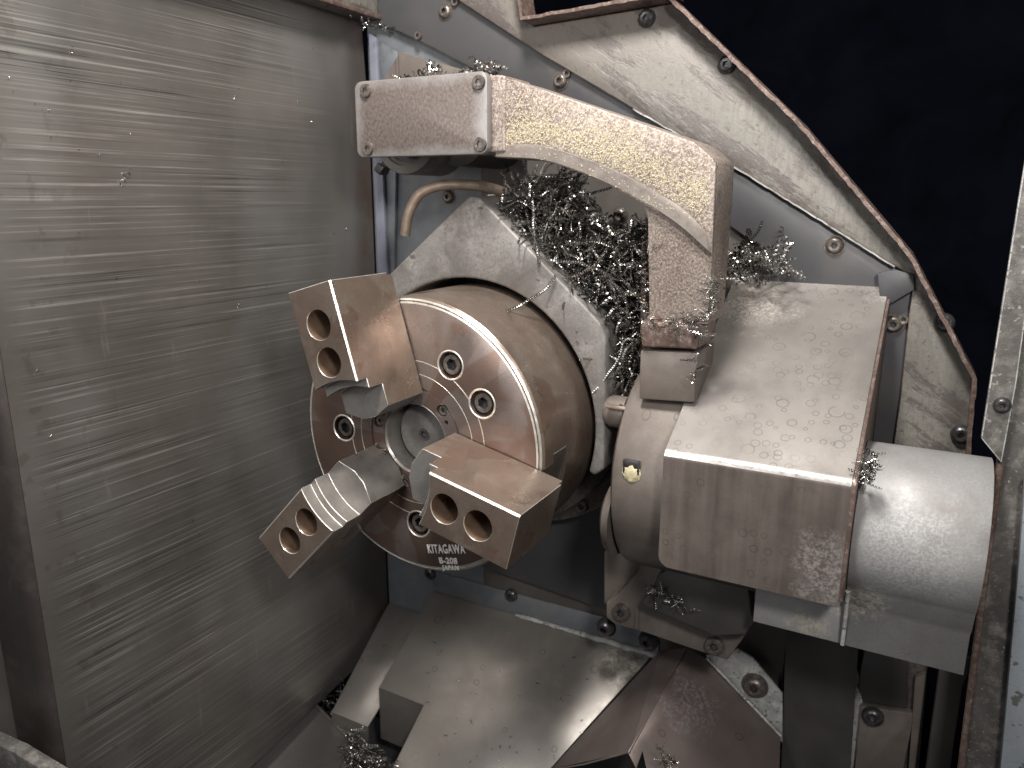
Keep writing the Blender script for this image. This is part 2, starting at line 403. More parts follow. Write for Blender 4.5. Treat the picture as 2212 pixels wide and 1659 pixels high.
# hex-socket screw head, axis along -Y, underside at the origin
def socket_mesh(name, r, h, mat, hexr=None, dome=False, washer=0):
    bm = newbm(); hexr = hexr or r * .48
    if dome: pr = [(r, 0), (r, -h * .25), (r * .93, -h * .55), (r * .78, -h * .85), (r * .62, -h)]
    else: pr = [(r, 0), (r, -h * .85), (r * .93, -h), (r * .66, -h)]
    if washer: pr = [(washer, 0), (washer, -.0008), (r, -.0008)] + pr[1:]
    seg = 36
    lathe(bm, pr, axis='Y', seg=seg)
    bm.verts.ensure_lookup_table()
    rim = [v for v in bm.verts if abs(v.co.y + h) < 1e-7 and abs(math.hypot(v.co.x, v.co.z) - pr[-1][0]) < 1e-6]
    rim.sort(key=lambda v: math.atan2(v.co.z, v.co.x))
    hx = []; dp = []
    for v in rim:
        a = math.atan2(v.co.z, v.co.x); s = (a % (math.pi / 3)) - math.pi / 6
        rr = hexr * math.cos(math.pi / 6) / math.cos(s)
        hx.append(bm.verts.new((rr * math.cos(a), -h + .0002, rr * math.sin(a))))
        dp.append(bm.verts.new((rr * math.cos(a), -h * .25, rr * math.sin(a))))
    n = len(rim)
    for i in range(n):
        j = (i + 1) % n
        bm.faces.new((rim[i], rim[j], hx[j], hx[i])); f = bm.faces.new((hx[i], hx[j], dp[j], dp[i])); f.material_index = 1
    f = bm.faces.new(dp); f.material_index = 1
    bmesh.ops.recalc_face_normals(bm, faces=bm.faces[:])
    smooth(bm, 28)
    me = bpy.data.meshes.new(name); bm.to_mesh(me); bm.free(); me.materials.append(M[mat]); me.materials.append(M['boltdark'])
    return me
ME_CAP = socket_mesh('cap_screw', .0062, .0065, 'bolt')
ME_CHUCK = socket_mesh('chuck_screw', .0073, .008, 'bolt', .0045)
ME_SMALL = socket_mesh('small_screw', .0037, .003, 'bolt')
ME_BTN = socket_mesh('button_screw', .0066, .0042, 'bolt', .0025, True, .0076)
ME_BTND = socket_mesh('dark_button_screw', .0070, .0045, 'boltdark', .0026, True)
def screw(me, parent, loc, name='bolt', rot=(0, 0, 0), label=None):
    o = bpy.data.objects.new(name, me); COL.objects.link(o); o.parent = parent
    o.location = Vector(loc) - wloc(parent); o.rotation_euler = (rot[0], rot[1] + random.random() * 1.0, rot[2])
    if label: o['label'] = label
    return o
random.seed(11)

# ================================================================== THE SETTING
# dark back of the enclosure, far behind the beam
bm = newbm(); box(bm, (.25, .95, .15), (2.4, .02, 2.4)); o = obj('enclosure_wall', bm, 'black'); tag(o, kind='structure')
bm = newbm(); box(bm, (.0, .4, -.62), (2.6, 2.2, .02)); o = obj('floor', bm, 'black'); tag(o, kind='structure')

# left door panel with its bent front edge
t = thing('door_panel', 'large scraped grey steel door panel streaked with horizontal scratches, left of the chuck', 'panel', (-.19, 0, -.3))
bm = newbm()
z_back = -.330; YB = .2
pts = [(-.19, -.176, -.50), (-.19, -.176, .42), (-.19, .188, .42), (-.19, .199, .24), (-.19, .199, -.330), (-.19, -.03, -.352), (-.19, -.10, -.50)]
prism(bm, pts, (-.004, 0, 0)); obj('sheet', bm, 'wall', t)
bm = newbm()                                               # rounded bend and the return face towards the door gap
prof = [(-.1905, -.1762), (-.1925, -.1785), (-.1965, -.1805), (-.2015, -.1815), (-.236, -.183)]
for zz in (0,):
    a = [Vector((x, y, -.5)) for x, y in prof]; b = [Vector((x, y, .42)) for x, y in prof]
    va = [bm.verts.new(v) for v in a]; vb = [bm.verts.new(v) for v in b]
    vc = [bm.verts.new(v + Vector((-.002, .004, 0))) for v in a]; vd = [bm.verts.new(v + Vector((-.002, .004, 0))) for v in b]
    for i in range(len(prof) - 1):
        bm.faces.new((va[i], va[i + 1], vb[i + 1], vb[i])); bm.faces.new((vc[i], vd[i], vd[i + 1], vc[i + 1]))
bmesh.ops.recalc_face_normals(bm, faces=bm.faces[:])
obj('folded_edge', bm, 'foldedge', t, sm=60)
bm = newbm(); box(bm, (-.262, -.19, -.05), (.05, .03, .95)); obj('door_channel', bm, 'darkplastic', t)

# pale patch bottom-left: sill in front of the door
bm = newbm()
P = [aY(-40, 1560, -.2), aY(60, 1605, -.2), aY(150, 1659, -.2), aY(160, 1760, -.2), aY(-40, 1760, -.2)]
prism(bm, P, (0, -.01, 0)); bevel(bm, .001)
tag(obj('door_sill', bm, 'column'), 'grey crusted sill corner at the bottom left in front of the scraped panel', 'sill')

# rail above the door panel
t = thing('top_rail', 'worn pale green painted rail with chips on its lip, above the scraped door panel', 'rail', (-.18, .2, .34))
bm = newbm()
a = aX(600, 0, -.182); b = aY(846, 64, .2)
zr = .3375
P = [(-.196, -.2, zr), (-.196, -.2, .46), (-.168, -.2, .46), (-.168, -.2, zr)]
prism(bm, P, (0, .392, 0)); bevel(bm, .002, mi=1); obj('rail_body', bm, ['paint', 'brownedge'], t)
bm = newbm(); box(bm, (-.1705, 0, zr + .0005), (.012, .388, .005)); bevel(bm, .0015); obj('lip', bm, 'brownedge', t)

# headstock plate: dark blue-grey upper plate, with its bolts
t = thing('headstock_plate', 'dark blue grey bolted plate running diagonally behind the casting arm', 'plate', (.1, .2, .1))
bm = newbm()
up = [(845, 60), (930, 100), (1100, 190), (1300, 290)]
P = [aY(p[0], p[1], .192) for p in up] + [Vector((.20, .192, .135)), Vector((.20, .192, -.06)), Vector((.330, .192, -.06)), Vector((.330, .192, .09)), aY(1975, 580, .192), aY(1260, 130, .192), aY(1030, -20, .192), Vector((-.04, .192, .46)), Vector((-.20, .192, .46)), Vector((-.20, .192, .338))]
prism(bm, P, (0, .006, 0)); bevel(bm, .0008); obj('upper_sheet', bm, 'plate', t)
bm = newbm(); P = [Vector((-.060, .2, .33)), Vector((.02, .2, .26)), Vector((.22, .2, .15)), Vector((.246, .2, .1)), Vector((.246, .2, -.60)), Vector((-.060, .2, -.60))]
prism(bm, P, (0, .012, 0)); obj('back_sheet', bm, 'brownplate', t)
bm = newbm(); P = [Vector((-.1885, .2, .38)), Vector((-.0605, .2, .33)), Vector((-.0605, .2, -.60)), Vector((-.1885, .2, -.60))]
prism(bm, P, (0, .012, 0)); obj('back_sheet', bm, 'platelow', t)
for p, y in (((963, 25), .192), ((1211, 175), .192), ((1803, 530), .192), ((1930, 700), .192)):
    screw(ME_BTN, t, aY(*p, y))
for p in ((845, 455), (970, 425)): screw(ME_BTN, t, aY(*p, .2))
screw(ME_BTN, t, aY(1340, 465, .2))
for p in ((985, 5), (905, 78), (1226, 160), (1952, 690)):
    screw(ME_SMALL, t, aY(*p, .192), 'small_screw')

# bright strip and brown angled sheets in the upper left corner
bm = newbm(); P = [aY(796, 72, .186), aY(812, 82, .186), aY(838, 640, .186), aY(818, 640, .186)]
prism(bm, P, (0, .004, 0)); bevel(bm, .0006); tag(obj('corner_strip', bm, 'striplue'), 'narrow pale blue vertical strip in the corner between door panel and headstock plate', 'strip')
bm = newbm(); P = [aY(812, 84, .194), aY(858, 112, .194), aY(850, 640, .194), aY(836, 640, .194)]
prism(bm, P, (0, .004, 0)); bevel(bm, .0006); tag(obj('edge_strip', bm, 'platelow'), 'grey vertical edge strip with one small bolt beside the pale blue corner strip', 'strip')

# probe motor housing behind the arm's cap
t = thing('motor_housing', 'brown angular motor housing with round dark ring below, behind the square cap of the arm', 'housing', (-.09, .15, .22))
bm = newbm()
P = [aY(862, 113, .15), aY(1000, 150, .15), aY(1090, 240, .15), aY(1088, 340, .15), aY(812, 330, .15), aY(806, 210, .15)]
prism(bm, P, (0, .0415, 0)); bevel(bm, .001); obj('body', bm, 'housing', t)
c = aY(873, 290, .10); rr = (aY(873, 375, .10) - c).length
bm = newbm(); lathe(bm, [(rr * .80, .0), (rr, .0), (rr * 1.03, .002), (rr * 1.03, .05), (rr * .7, .05), (rr * .7, .003), (rr * .8, .002)], org=(c.x, .10, c.z), seg=80); obj('ring', bm, 'guard', t)
bm = newbm(); lathe(bm, [(0, .003), (rr * .3, .003), (rr * .34, .0045), (rr * .8, .004), (rr * .8, .05), (0, .05)], org=(c.x, .10, c.z), seg=64); obj('disc', bm, 'lens', t)
bm = newbm(); lathe(bm, [(0, 0), (rr * .93, 0), (rr * .93, .07), (0, .07)], org=(c.x + .034, .128, c.z + .004), seg=64); obj('rear_drum', bm, 'darkplastic', t)
bm = newbm(); q = aY(826, 365, .12); box(bm, q, (.008, .012, .008), Matrix.Rotation(.6, 3, 'Y')); bevel(bm, .001); obj('clamp_lug', bm, 'boltdark', t)

# ---- diagonal beam: painted sheet with rusty outer lip
t = thing('diagonal_beam', 'worn beige green painted diagonal beam with dark scuffs across the upper right', 'beam', (.2, .19, .2))
inner = [(560, -250), (991, 0), (1173, 119), (1368, 234), (1545, 333), (1795, 488), (1934, 575), (1975, 600), (1966, 660), (1945, 860), (1925, 1000), (1905, 1400)]
outer = [(2068, 1400), (2088, 1050), (2108, 806), (1972, 545), (1740, 270), (1468, 6)]
win = [(1152, 58), (1138, -20), (1120, -330)]
P = [aY(*p, .186) for p in inner + outer + win]
P = [Vector(v) for v in P]
bm = newbm(); f = prism(bm, P, (0, .004, 0)); bevel(bm, .0006, mi=1); obj('sheet', bm, ['paint', 'brownedge'], t)
def lip(pl, y0, y1, thick, name, parent, mat, jag=0.0):
    """a flange standing off a sheet along a polyline"""
    bm = newbm(); pts = []
    for i in range(len(pl) - 1):
        n = max(2, int((pl[i + 1] - pl[i]).length / .004))
        pts += [pl[i].lerp(pl[i + 1], k / n) for k in range(n)]
    pts.append(pl[-1])
    rows = []
    for i, p in enumerate(pts):
        tg = (pts[min(i + 1, len(pts) - 1)] - pts[max(i - 1, 0)]).normalized(); nn = Vector((tg.z, 0, -tg.x))
        j = random.uniform(-jag, jag)
        rows.append([bm.verts.new((p.x + nn.x * a, y, p.z + nn.z * a)) for a, y in ((0, y1), (j, y0 + random.uniform(-jag, jag)), (thick + j, y0 + random.uniform(-jag, jag)), (thick, y1))])
    for a, b in zip(rows, rows[1:]):
        for k in range(4): bm.faces.new((a[k], b[k], b[(k + 1) % 4], a[(k + 1) % 4]))
    bm.faces.new(rows[0]); bm.faces.new(list(reversed(rows[-1])))
    bmesh.ops.recalc_face_normals(bm, faces=bm.faces[:])
    return obj(name, bm, mat, parent, sm=50)
lip([aY(*p, .186) for p in reversed(outer)], .166, .189, .0028, 'outer_lip', t, 'brownedge', .0004)
lip([aY(*p, .186) for p in ((1474, 2), (1152, 56))], .163, .189, .0026, 'opening_lip', t, 'brownedge', .0004)
lip([aY(*p, .186) for p in ((1151, 54), (1133, -60))], .163, .189, .0026, 'opening_lip', t, 'brownedge', .0004)
lip([aY(*p, .1855) for p in ((1368, 234), (1545, 333), (1795, 488), (1934, 575))], .1852, .189, .0011, 'inner_edge', t, 'chalk', .0003)
for p in ((1571, 140), (2040, 697), (2076, 938), (1398, 40)): screw(ME_BTND, t, aY(*p, .1858))
# ================================================================== THE CHUCK
AJ = [R(106.21), R(-13.79), R(-133.79)]
chuck = thing('lathe_chuck', 'round brown steel three jaw chuck with stamped lettering, centre of the machine', 'chuck', (0, 0, 0))
bm = newbm()
lathe(bm, [(.028, 0), (.0385, 0), (.0385, .0015), (.0402, .0015), (.0402, 0), (.0497, 0), (.0500, .0005), (.0503, 0), (.0592, 0), (.0596, .0007), (.0600, 0),
           (.1002, 0), (.1014, .0006), (.1019, .0014), (.1024, .0010), (.1036, .0020), (.1050, .0036), (.1050, .094), (.098, .096), (.028, .096)],
      seg=160, closed=True, mis=[0, 0, 0, 0, 0, 1, 1, 0, 1, 1, 0, 1, 3, 1, 1, 2, 2, 2, 2, 2])
body = obj('body', bm, ['face', 'edge', 'rust', 'bolt'], chuck)
cut = []
for a in AJ:                                              # T-slots for the master jaws
    e = Vector((math.cos(a), 0, math.sin(a))); tt = Vector((-math.sin(a), 0, math.cos(a)))
    pts = [tt * -.0188 + Vector((0, -.01, 0)), tt * .0188 + Vector((0, -.01, 0)), tt * .0188 + Vector((0, .017, 0)), tt * .0262 + Vector((0, .017, 0)), tt * .0262 + Vector((0, .040, 0)),
           tt * -.0262 + Vector((0, .040, 0)), tt * -.0262 + Vector((0, .017, 0)), tt * -.0188 + Vector((0, .017, 0))]
    b = newbm(); prism(b, [e * .0415 + p for p in pts], e * .08); cut.append(b)
boltpos = []
for k, c0 in enumerate((46.2, 166.2, -73.8)):
    for d in (15.2, -15.2):
        a = R(c0 + d); boltpos.append((.0672 * math.cos(a), .0672 * math.sin(a)))
for x, z in boltpos:
    b = newbm(); lathe(b, [(0, -.003), (.0096, -.003), (.0096, .0095), (0, .0095)], org=(x, 0, z), seg=48); cut.append(b)
scr = [(.0246, .0251), (.0246 * math.cos(R(120)) - .0251 * math.sin(R(120)), .0246 * math.sin(R(120)) + .0251 * math.cos(R(120)))]
scr = [(.0345 * math.cos(R(a)), .0345 * math.sin(R(a))) for a in (45.6, 165.6, -74.4)]
for x, z in scr:
    b = newbm(); lathe(b, [(0, -.003), (.0046, -.003), (.0046, .005), (0, .005)], org=(x, 0, z), seg=32); cut.append(b)
for a in (30.8, 150.8, -89.2):
    b = newbm(); lathe(b, [(0, -.003), (.0017, -.003), (.0017, .008), (0, .008)], org=(.0325 * math.cos(R(a)), 0, .0325 * math.sin(R(a))), seg=20); cut.append(b)
boolean(body, cut)
for x, z in boltpos:
    screw(ME_CHUCK, chuck, (x, .0094, z))
    b = newbm(); lathe(b, [(.0095, .0001), (.0103, -.0004), (.0110, .0)], org=(x, 0, z), seg=48); obj('counterbore_rim', b, 'edge', chuck)
for x, z in scr: screw(ME_SMALL, chuck, (x, .0049, z), 'small_screw')
# bore ring and centre plug
bm = newbm(); lathe(bm, [(.0262, .060), (.0262, .0012), (.0275, -.0002), (.0279, .0005), (.0279, .060)], seg=96, mis=[1, 1, 1, 0]); obj('bore_ring', bm, ['bore', 'ground'], chuck)
bm = newbm()
lathe(bm, [(0, .0135), (.0028, .0135), (.0028, .0118), (.0046, .0118), (.0050, .0128), (.018, .0130), (.0222, .0137), (.0226, .0150), (.0240, .0155), (.0246, .0170), (.0246, .06), (0, .06)], seg=96,
      mis=[1, 1, 1, 0, 0, 0, 1, 0, 0, 0, 0])
obj('centre_plug', bm, ['guard', 'boltdark'], chuck)
# master jaws
for a in AJ:
    e = Vector((math.cos(a), 0, math.sin(a))); tt = Vector((-math.sin(a), 0, math.cos(a))); g = .0006
    pts = [tt * -(.0188 - g) + Vector((0, -.002, 0)), tt * (.0188 - g) + Vector((0, -.002, 0)), tt * (.0188 - g) + Vector((0, .017 + g, 0)), tt * (.0262 - g) + Vector((0, .017 + g, 0)), tt * (.0262 - g) + Vector((0, .040 - g, 0)),
           tt * -(.0262 - g) + Vector((0, .040 - g, 0)), tt * -(.0262 - g) + Vector((0, .017 + g, 0)), tt * -(.0188 - g) + Vector((0, .017 + g, 0))]
    b = newbm(); prism(b, [e * .0425 + p for p in pts], e * .0592); bevel(b, .0005, mi=1, seg=1); obj('master_jaw', b, ['bolt', 'edge'], chuck)

def arc(r, w, n=14):
    a = math.asin(w / r); return [(r * math.cos(-a + 2 * a * i / n), r * math.sin(-a + 2 * a * i / n)) for i in range(n + 1)]
def make_jaw(k, label):
    a = AJ[k]; e = Vector((math.cos(a), 0, math.sin(a))); tt = Vector((-math.sin(a), 0, math.cos(a)))
    def L(r, t, h): return e * r + tt * t + Vector((0, -h, 0))
    w = .0194; RO = .1212
    bm = newbm(); N = 14
    H0, H1, H2, H3 = .0015, .0420, .0557, .0653
    V = lambda r, t, h: bm.verts.new(L(r, t, h))
    nose = [(.0330, -w), (.0268, -.0055), (.0268, .0055), (.0330, w)]
    nb = [V(r, t, H0) for r, t in nose]; nt = [V(r, t, H1) for r, t in nose]
    a1 = arc(.0518, w, N); a2 = arc(.0579, w, N)
    p1 = [V(r, t, H1) for r, t in a1]; p2 = [V(r, t, H2) for r, t in a1]
    p3 = [V(r, t, H2) for r, t in a2]; p4 = [V(r, t, H3) for r, t in a2]
    ob = [V(RO, -w, H0), V(RO, w, H0)]; ot = [V(RO, -w, H3), V(RO, w, H3)]
    F = bm.faces.new
    F(nb + [ob[1], ob[0]])
    for i in range(3): F((nb[i], nb[i + 1], nt[i + 1], nt[i])).material_index = 2
    F(nt + list(reversed(p1))).material_index = 2
    for i in range(N):
        F((p1[i], p1[i + 1], p2[i + 1], p2[i])).material_index = 2
        F((p2[i], p2[i + 1], p3[i + 1], p3[i])).material_index = 2
        F((p3[i], p3[i + 1], p4[i + 1], p4[i])).material_index = 2
    F(p4 + [ot[1], ot[0]])
    F((ob[0], ob[1], ot[1], ot[0]))
    F((nb[0], ob[0], ot[0], p4[0], p3[0], p2[0], p1[0], nt[0]))
    F((nb[3], nt[3], p1[-1], p2[-1], p3[-1], p4[-1], ot[1], ob[1]))
    bmesh.ops.recalc_face_normals(bm, faces=bm.faces[:])
    bm.normal_update()
    wide = [ed for ed in bm.edges if (set(ed.verts) == {ot[0], p4[0]} or set(ed.verts) == {ot[1], p4[-1]})]
    es = [ed for ed in bm.edges if len(ed.link_faces) == 2 and ed.calc_face_angle(0) > R(25) and ed not in wide]
    bmesh.ops.bevel(bm, geom=es, offset=.00035, segments=1, profile=.5, affect='EDGES', clamp_overlap=True, material=1)
    bm.normal_update()
    wide = [ed for ed in bm.edges if ed.calc_length() > .05 and all((v.co.y + .0653) < .0012 for v in ed.verts) and len(ed.link_faces) == 2 and ed.calc_face_angle(0) > R(20)]
    o = obj('jaw', bm, ['rust', 'edge', 'ground', 'bore'], chuck, sm=28)
    cuts = []
    for r in (.0706, .0958):
        c = newbm(); q = L(r, 0, .0675); lathe(c, [(0, 0), (.0114, 0), (.0100, .0028), (.0098, .034), (.0062, .034), (.0062, .064), (0, .064)], org=q, seg=56, mis=[3, 1, 3, 3, 3, 3]); cuts.append(c)
    c = newbm(); prism(c, [L(.1195, -.03, .0), L(.1195, .03, .0), L(.1195, .03, .0075), L(.1195, -.03, .0075)], e * .01); cuts.append(c)
    for sg in (1, -1):                                   # wide worn chamfer along the front edges
        c = newbm(); k_ = .0012 if sg > 0 else .0010
        prism(c, [L(.04, sg * (w - k_), .0653), L(.04, sg * (w + .003), .0653 - k_ - .003), L(.04, sg * (w + .003), .069), L(.04, sg * (w - k_), .069)], e * .0, mi=1) if False else None
        for v_ in c.verts: pass
        pts_ = [L(.04, sg * (w - k_), .0653), L(.04, sg * (w + .003), .0653 - k_ - .003), L(.04, sg * (w + .003), .0700), L(.04, sg * (w - k_ - .0047), .0700)]
        prism(c, pts_, e * .09, mi=1, mi_side=1); cuts.append(c)
    boolean(o, cuts)
    o['label'] = label
    return o
make_jaw(0, 'upper jaw pointing up and left, two holes in its front')
make_jaw(1, 'lower right jaw with tan top face and two holes in its front')
make_jaw(2, 'lower left jaw pointing down and left, its curved steps seen bright')

# stamped lettering
def text(body, size, px, py, parent, depth=.0004, rot=0.0, font_scale_x=1.0, shear=0):
    cu = bpy.data.curves.new('stamp', 'FONT'); cu.body = body; cu.size = size; cu.extrude = depth / 2; cu.align_x = 'CENTER'; cu.align_y = 'CENTER'
    cu.offset = .0002; cu.space_character = 1.08
    ob = bpy.data.objects.new('tmp', cu); COL.objects.link(ob)
    dg = bpy.context.evaluated_depsgraph_get(); dg.update()
    me = bpy.data.meshes.new_from_object(ob.evaluated_get(dg)); bpy.data.objects.remove(ob)
    P = aY(px, py, -.0002)
    mt = Matrix.Translation(P - wloc(parent)) @ Matrix.Rotation(rot, 4, 'Y') @ Matrix.Rotation(R(90), 4, 'X') @ Matrix.Scale(font_scale_x, 4, (1, 0, 0))
    me.transform(mt); me.materials.clear(); me.materials.append(M['stampmark'])
    o = bpy.data.objects.new('stamped_lettering', me); COL.objects.link(o); o.parent = parent
    return o
text('KITAGAWA', .0096, 963, 1187, chuck, font_scale_x=.64, rot=R(-13))
text('B-208', .0066, 968, 1212, chuck, font_scale_x=1.0, rot=R(-12))
text('JAPAN', .0047, 974, 1227, chuck, font_scale_x=1.05, rot=R(-12))

# spindle flange behind the chuck
t = thing('spindle_flange', 'dark round spindle flange half hidden behind the chuck', 'flange', (0, .15, 0))
bm = newbm(); lathe(bm, [(.03, .0965), (.1015, .0965), (.1025, .130), (.112, .134), (.112, .165), (.128, .170), (.130, .1985), (.03, .1985)], seg=128); bevel(bm, .0008, 40); obj('body', bm, 'bolt', t)
for a in (-35, -58, -85, 15): screw(ME_CAP, t, (.120 * math.cos(R(a)), .171, .120 * math.sin(R(a))))

# cast guard round the chuck
g = thing('chuck_guard', 'scuffed grey cast guard hooding the top of the brown chuck', 'guard', (.0, .12, .13))
YF = .075
outp = [(-.117, -.022), (-.117, .070), (-.100, .091), (-.072, .114), (.002, .174), (.012, .1725), (.098, .0985), (.1135, .0845), (.1175, .075), (.1195, -.027), (.112, -.033)]
arcp = []
for i in range(41):
    a = R(-16 + (196 + 0) * i / 40); arcp.append((.1115 * math.cos(a), .1115 * math.sin(a)))
poly = outp + [p for p in reversed(arcp)][0:0]
P = [Vector((x, YF, z)) for x, z in outp] + [Vector((x, YF, z)) for x, z in arcp]
bm = newbm(); prism(bm, P, (0, .1245, 0)); bevel(bm, .0022, 25, 3, mi=1); obj('casting', bm, ['guard', 'guard'], g, sm=40)

# dark recessed sheet under the chuck
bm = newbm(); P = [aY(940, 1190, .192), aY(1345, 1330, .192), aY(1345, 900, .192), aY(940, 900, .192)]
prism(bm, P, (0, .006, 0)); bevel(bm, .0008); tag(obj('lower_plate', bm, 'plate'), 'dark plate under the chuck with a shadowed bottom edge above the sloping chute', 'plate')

# ================================================================== THE PROBE ARM
YA = .06
arm = thing('probe_arm', 'thick cast arm with square bolted cap, speckled with yellow dust, above the chuck', 'arm', (.17, .08, .09))
bm = newbm()
low = [(1385, 475), (1330, 425), (1225, 373), (1150, 351), (1068, 345)]
ol = [(1066, 165), (1108, 172), (1300, 237), (1500, 307), (1538, 340), (1546, 352), (1542, 450), (1538, 552)]
inn = catmull([aY(*p, YA) for p in ((1538, 552), (1505, 520), (1455, 480), (1400, 447), (1310, 398), (1223, 362), (1160, 345), (1070, 340))], 5)
P = [aY(*p, YA) for p in ol[:-1]] + inn
prism(bm, P, (0, .0054, 0)); bevel(bm, .0009, 40, 2); obj('front_web', bm, 'arm', arm, sm=45)
bm = newbm(); Y2 = YA + .0055; sh = Vector((0, .0055, 0))
P = [p + sh for p in P[:7]] + [aY(1541, 450, YA) + sh, aY(*(1528, 700), Y2), aY(1403, 700, Y2), aY(1400, 470, Y2)] + [p + sh for p in inn[16:]]
prism(bm, P, (0, .0445, 0)); bevel(bm, .0012, 40, 2); obj('casting', bm, 'arm', arm, sm=45)
bm = newbm()                                             # raised lower rib of the arm
rl = catmull([aY(*p, YA) for p in ((1072, 341), (1160, 346), (1223, 362), (1310, 397), (1400, 444), (1470, 491), (1536, 550))], 6)
ru = catmull([aY(*p, YA) for p in ((1073, 334), (1120, 311), (1200, 322), (1310, 360), (1400, 405), (1480, 455), (1536, 515))], 6)
prism(bm, [p + Vector((0, -.0004, .0006)) for p in rl] + [p + Vector((0, -.0004, 0)) for p in reversed(ru)], (0, .003, 0)); bevel(bm, .0003, 30, 1)
obj('rib', bm, 'armpale', arm, sm=45)
# box and cap
capx0, capx1 = -.084, .0335
bm.free()
bm = newbm(); prism(bm, [(capx0 + .003, YA - .002, .205), (capx0 + .003, YA - .002, .2565), (capx1 + .004, YA - .002, .2565), (capx1 + .010, YA - .002, .2555), (capx1 + .010, YA - .002, .2045), (capx1, YA - .002, .2045)], (0, .04, 0)); bevel(bm, .002, 25, 3); obj('box', bm, 'arm', arm, sm=45)
capt = Vector((capx0, YA, .231))
bm = newbm()
w_, h_ = capx1 - capx0, .0555; rc = .006; oc = []
for cx_, cz_, a0 in ((w_ - rc, h_ / 2 - rc, 0), (rc, h_ / 2 - rc, 90), (rc, -h_ / 2 + rc, 180), (w_ - rc, -h_ / 2 + rc, 270)):
    for i in range(7):
        a = R(a0 + 15 * i); oc.append(Vector((capx0 + cx_ + rc * math.cos(a), YA - .010, .2305 + cz_ + rc * math.sin(a))))
prism(bm, oc, (0, .0078, 0)); bevel(bm, .0012, 40, 2)
o = obj('cap', bm, 'cap', arm)
off = Vector((capx0, YA - .01, .2305 + .003)) - wloc(arm)
o.data.transform(Matrix.Translation(-off)); o.location = off
for p in ((791, 196), (1035, 178), (796, 321), (1038, 312)): 
    q = aY(*p, YA - .010); screw(ME_SMALL if False else ME_CAP, arm, q + Vector((0, .0035, 0)), 'bolt').scale = (.82, .82, .82)
# foot bracket
bm = newbm()
P = [aY(1383, 692, YA - .002), aY(1512, 705, YA - .002), aY(1508, 755, YA - .002), aY(1385, 750, YA - .002)]
prism(bm, P, (0, .045, 0)); bevel(bm, .0018, 30, 3); obj('foot', bm, 'brownedge', arm)
bm = newbm()
P = [aY(1383, 757, YA + .001), aY(1507, 762, YA + .001), aY(1500, 870, YA + .001), aY(1380, 862, YA + .001)]
prism(bm, P, (0, .045, 0)); bevel(bm, .0012, 30, 2); obj('neck', bm, 'housing', arm)
for p in ((1413, 690), (1470, 700)):
    b = newbm(); q = aY(*p, YA + .004); lathe(b, [(.0052, -.004), (.0052, .0012), (.0040, .0028), (.002, .0032), (.0018, .001), (0, .001)], org=(q.x, YA + .004, q.z), axis='Z', seg=28); obj('bolt', b, 'brownedge', arm)
bm = newbm(); P = [aY(1385, 512, YA + .03), aY(1392, 505, YA + .03), aY(1396, 512, YA + .03), aY(1394, 760, YA + .03), aY(1382, 760, YA + .03)]
prism(bm, P, (0, .035, 0)); bevel(bm, .0006); tag(obj('splash_plate', bm, 'brownedge'), 'thin brown upright plate between the pile of shavings and the arm column', 'plate')

# pivot housing
pv = thing('pivot_housing', 'brown grey rounded pivot housing carrying the arm, right of the chuck guard', 'housing', (.16, .127, -.029))
bm = newbm(); lathe(bm, [(.02, .0), (.078, .0), (.0835, .003), (.0845, .007), (.0845, .12), (.02, .12)], org=(.1355, .127, -.029), axis='X', seg=128); obj('drum', bm, 'housing', pv)
bm = newbm(); lathe(bm, [(0, -.010), (.020, -.010), (.028, -.006), (.031, .0), (0, .0)], org=(.1355, .075, -.060), axis='X', seg=48); obj('end_boss', bm, 'housing', pv)
b = newbm(); q0 = aY(1323, 875, .075); box(b, q0 + Vector((.010, 0, -.001)), (.024, .018, .003), Matrix.Rotation(R(-14), 3, 'X')); bevel(b, .0006)
obj('tab', b, 'rust', pv)
b = newbm(); lathe(b, [(0, 0), (.0022, 0), (.0030, .0006), (.0034, 0)], org=q0 + Vector((.009, 0, .0016)), axis='Z', seg=20); obj('tab_hole', b, 'boltdark', pv)
b = newbm(); lathe(b, [(0, -.012), (.010, -.012), (.012, -.008), (.012, .004), (0, .004)], org=(.130, .083, .018), axis='X', seg=32); obj('hinge_knuckle', b, 'housing', pv)
# yellow plug in the housing
bm = newbm(); q = aY(1364, 1020, .0435)
bmesh.ops.create_icosphere(bm, subdivisions=4, radius=.0068)
from mathutils import noise as mn
for v in bm.verts:
    n = mn.fractal(v.co * 420, .7, 2.0, 4); v.co = v.co * (1 + .14 * n); v.co.y *= .35; v.co.z *= 1.12; v.co += q
tag(obj('crust_lump', bm, 'brass', sm=50), 'crumbly pale yellow lump stuck in the socket of the brown pivot housing', 'lump')
bm = newbm(); box(bm, q + Vector((0, -.0002, .004)), (.012, .003, .010)); bevel(bm, .0006); obj('socket', bm, 'boltdark', pv)

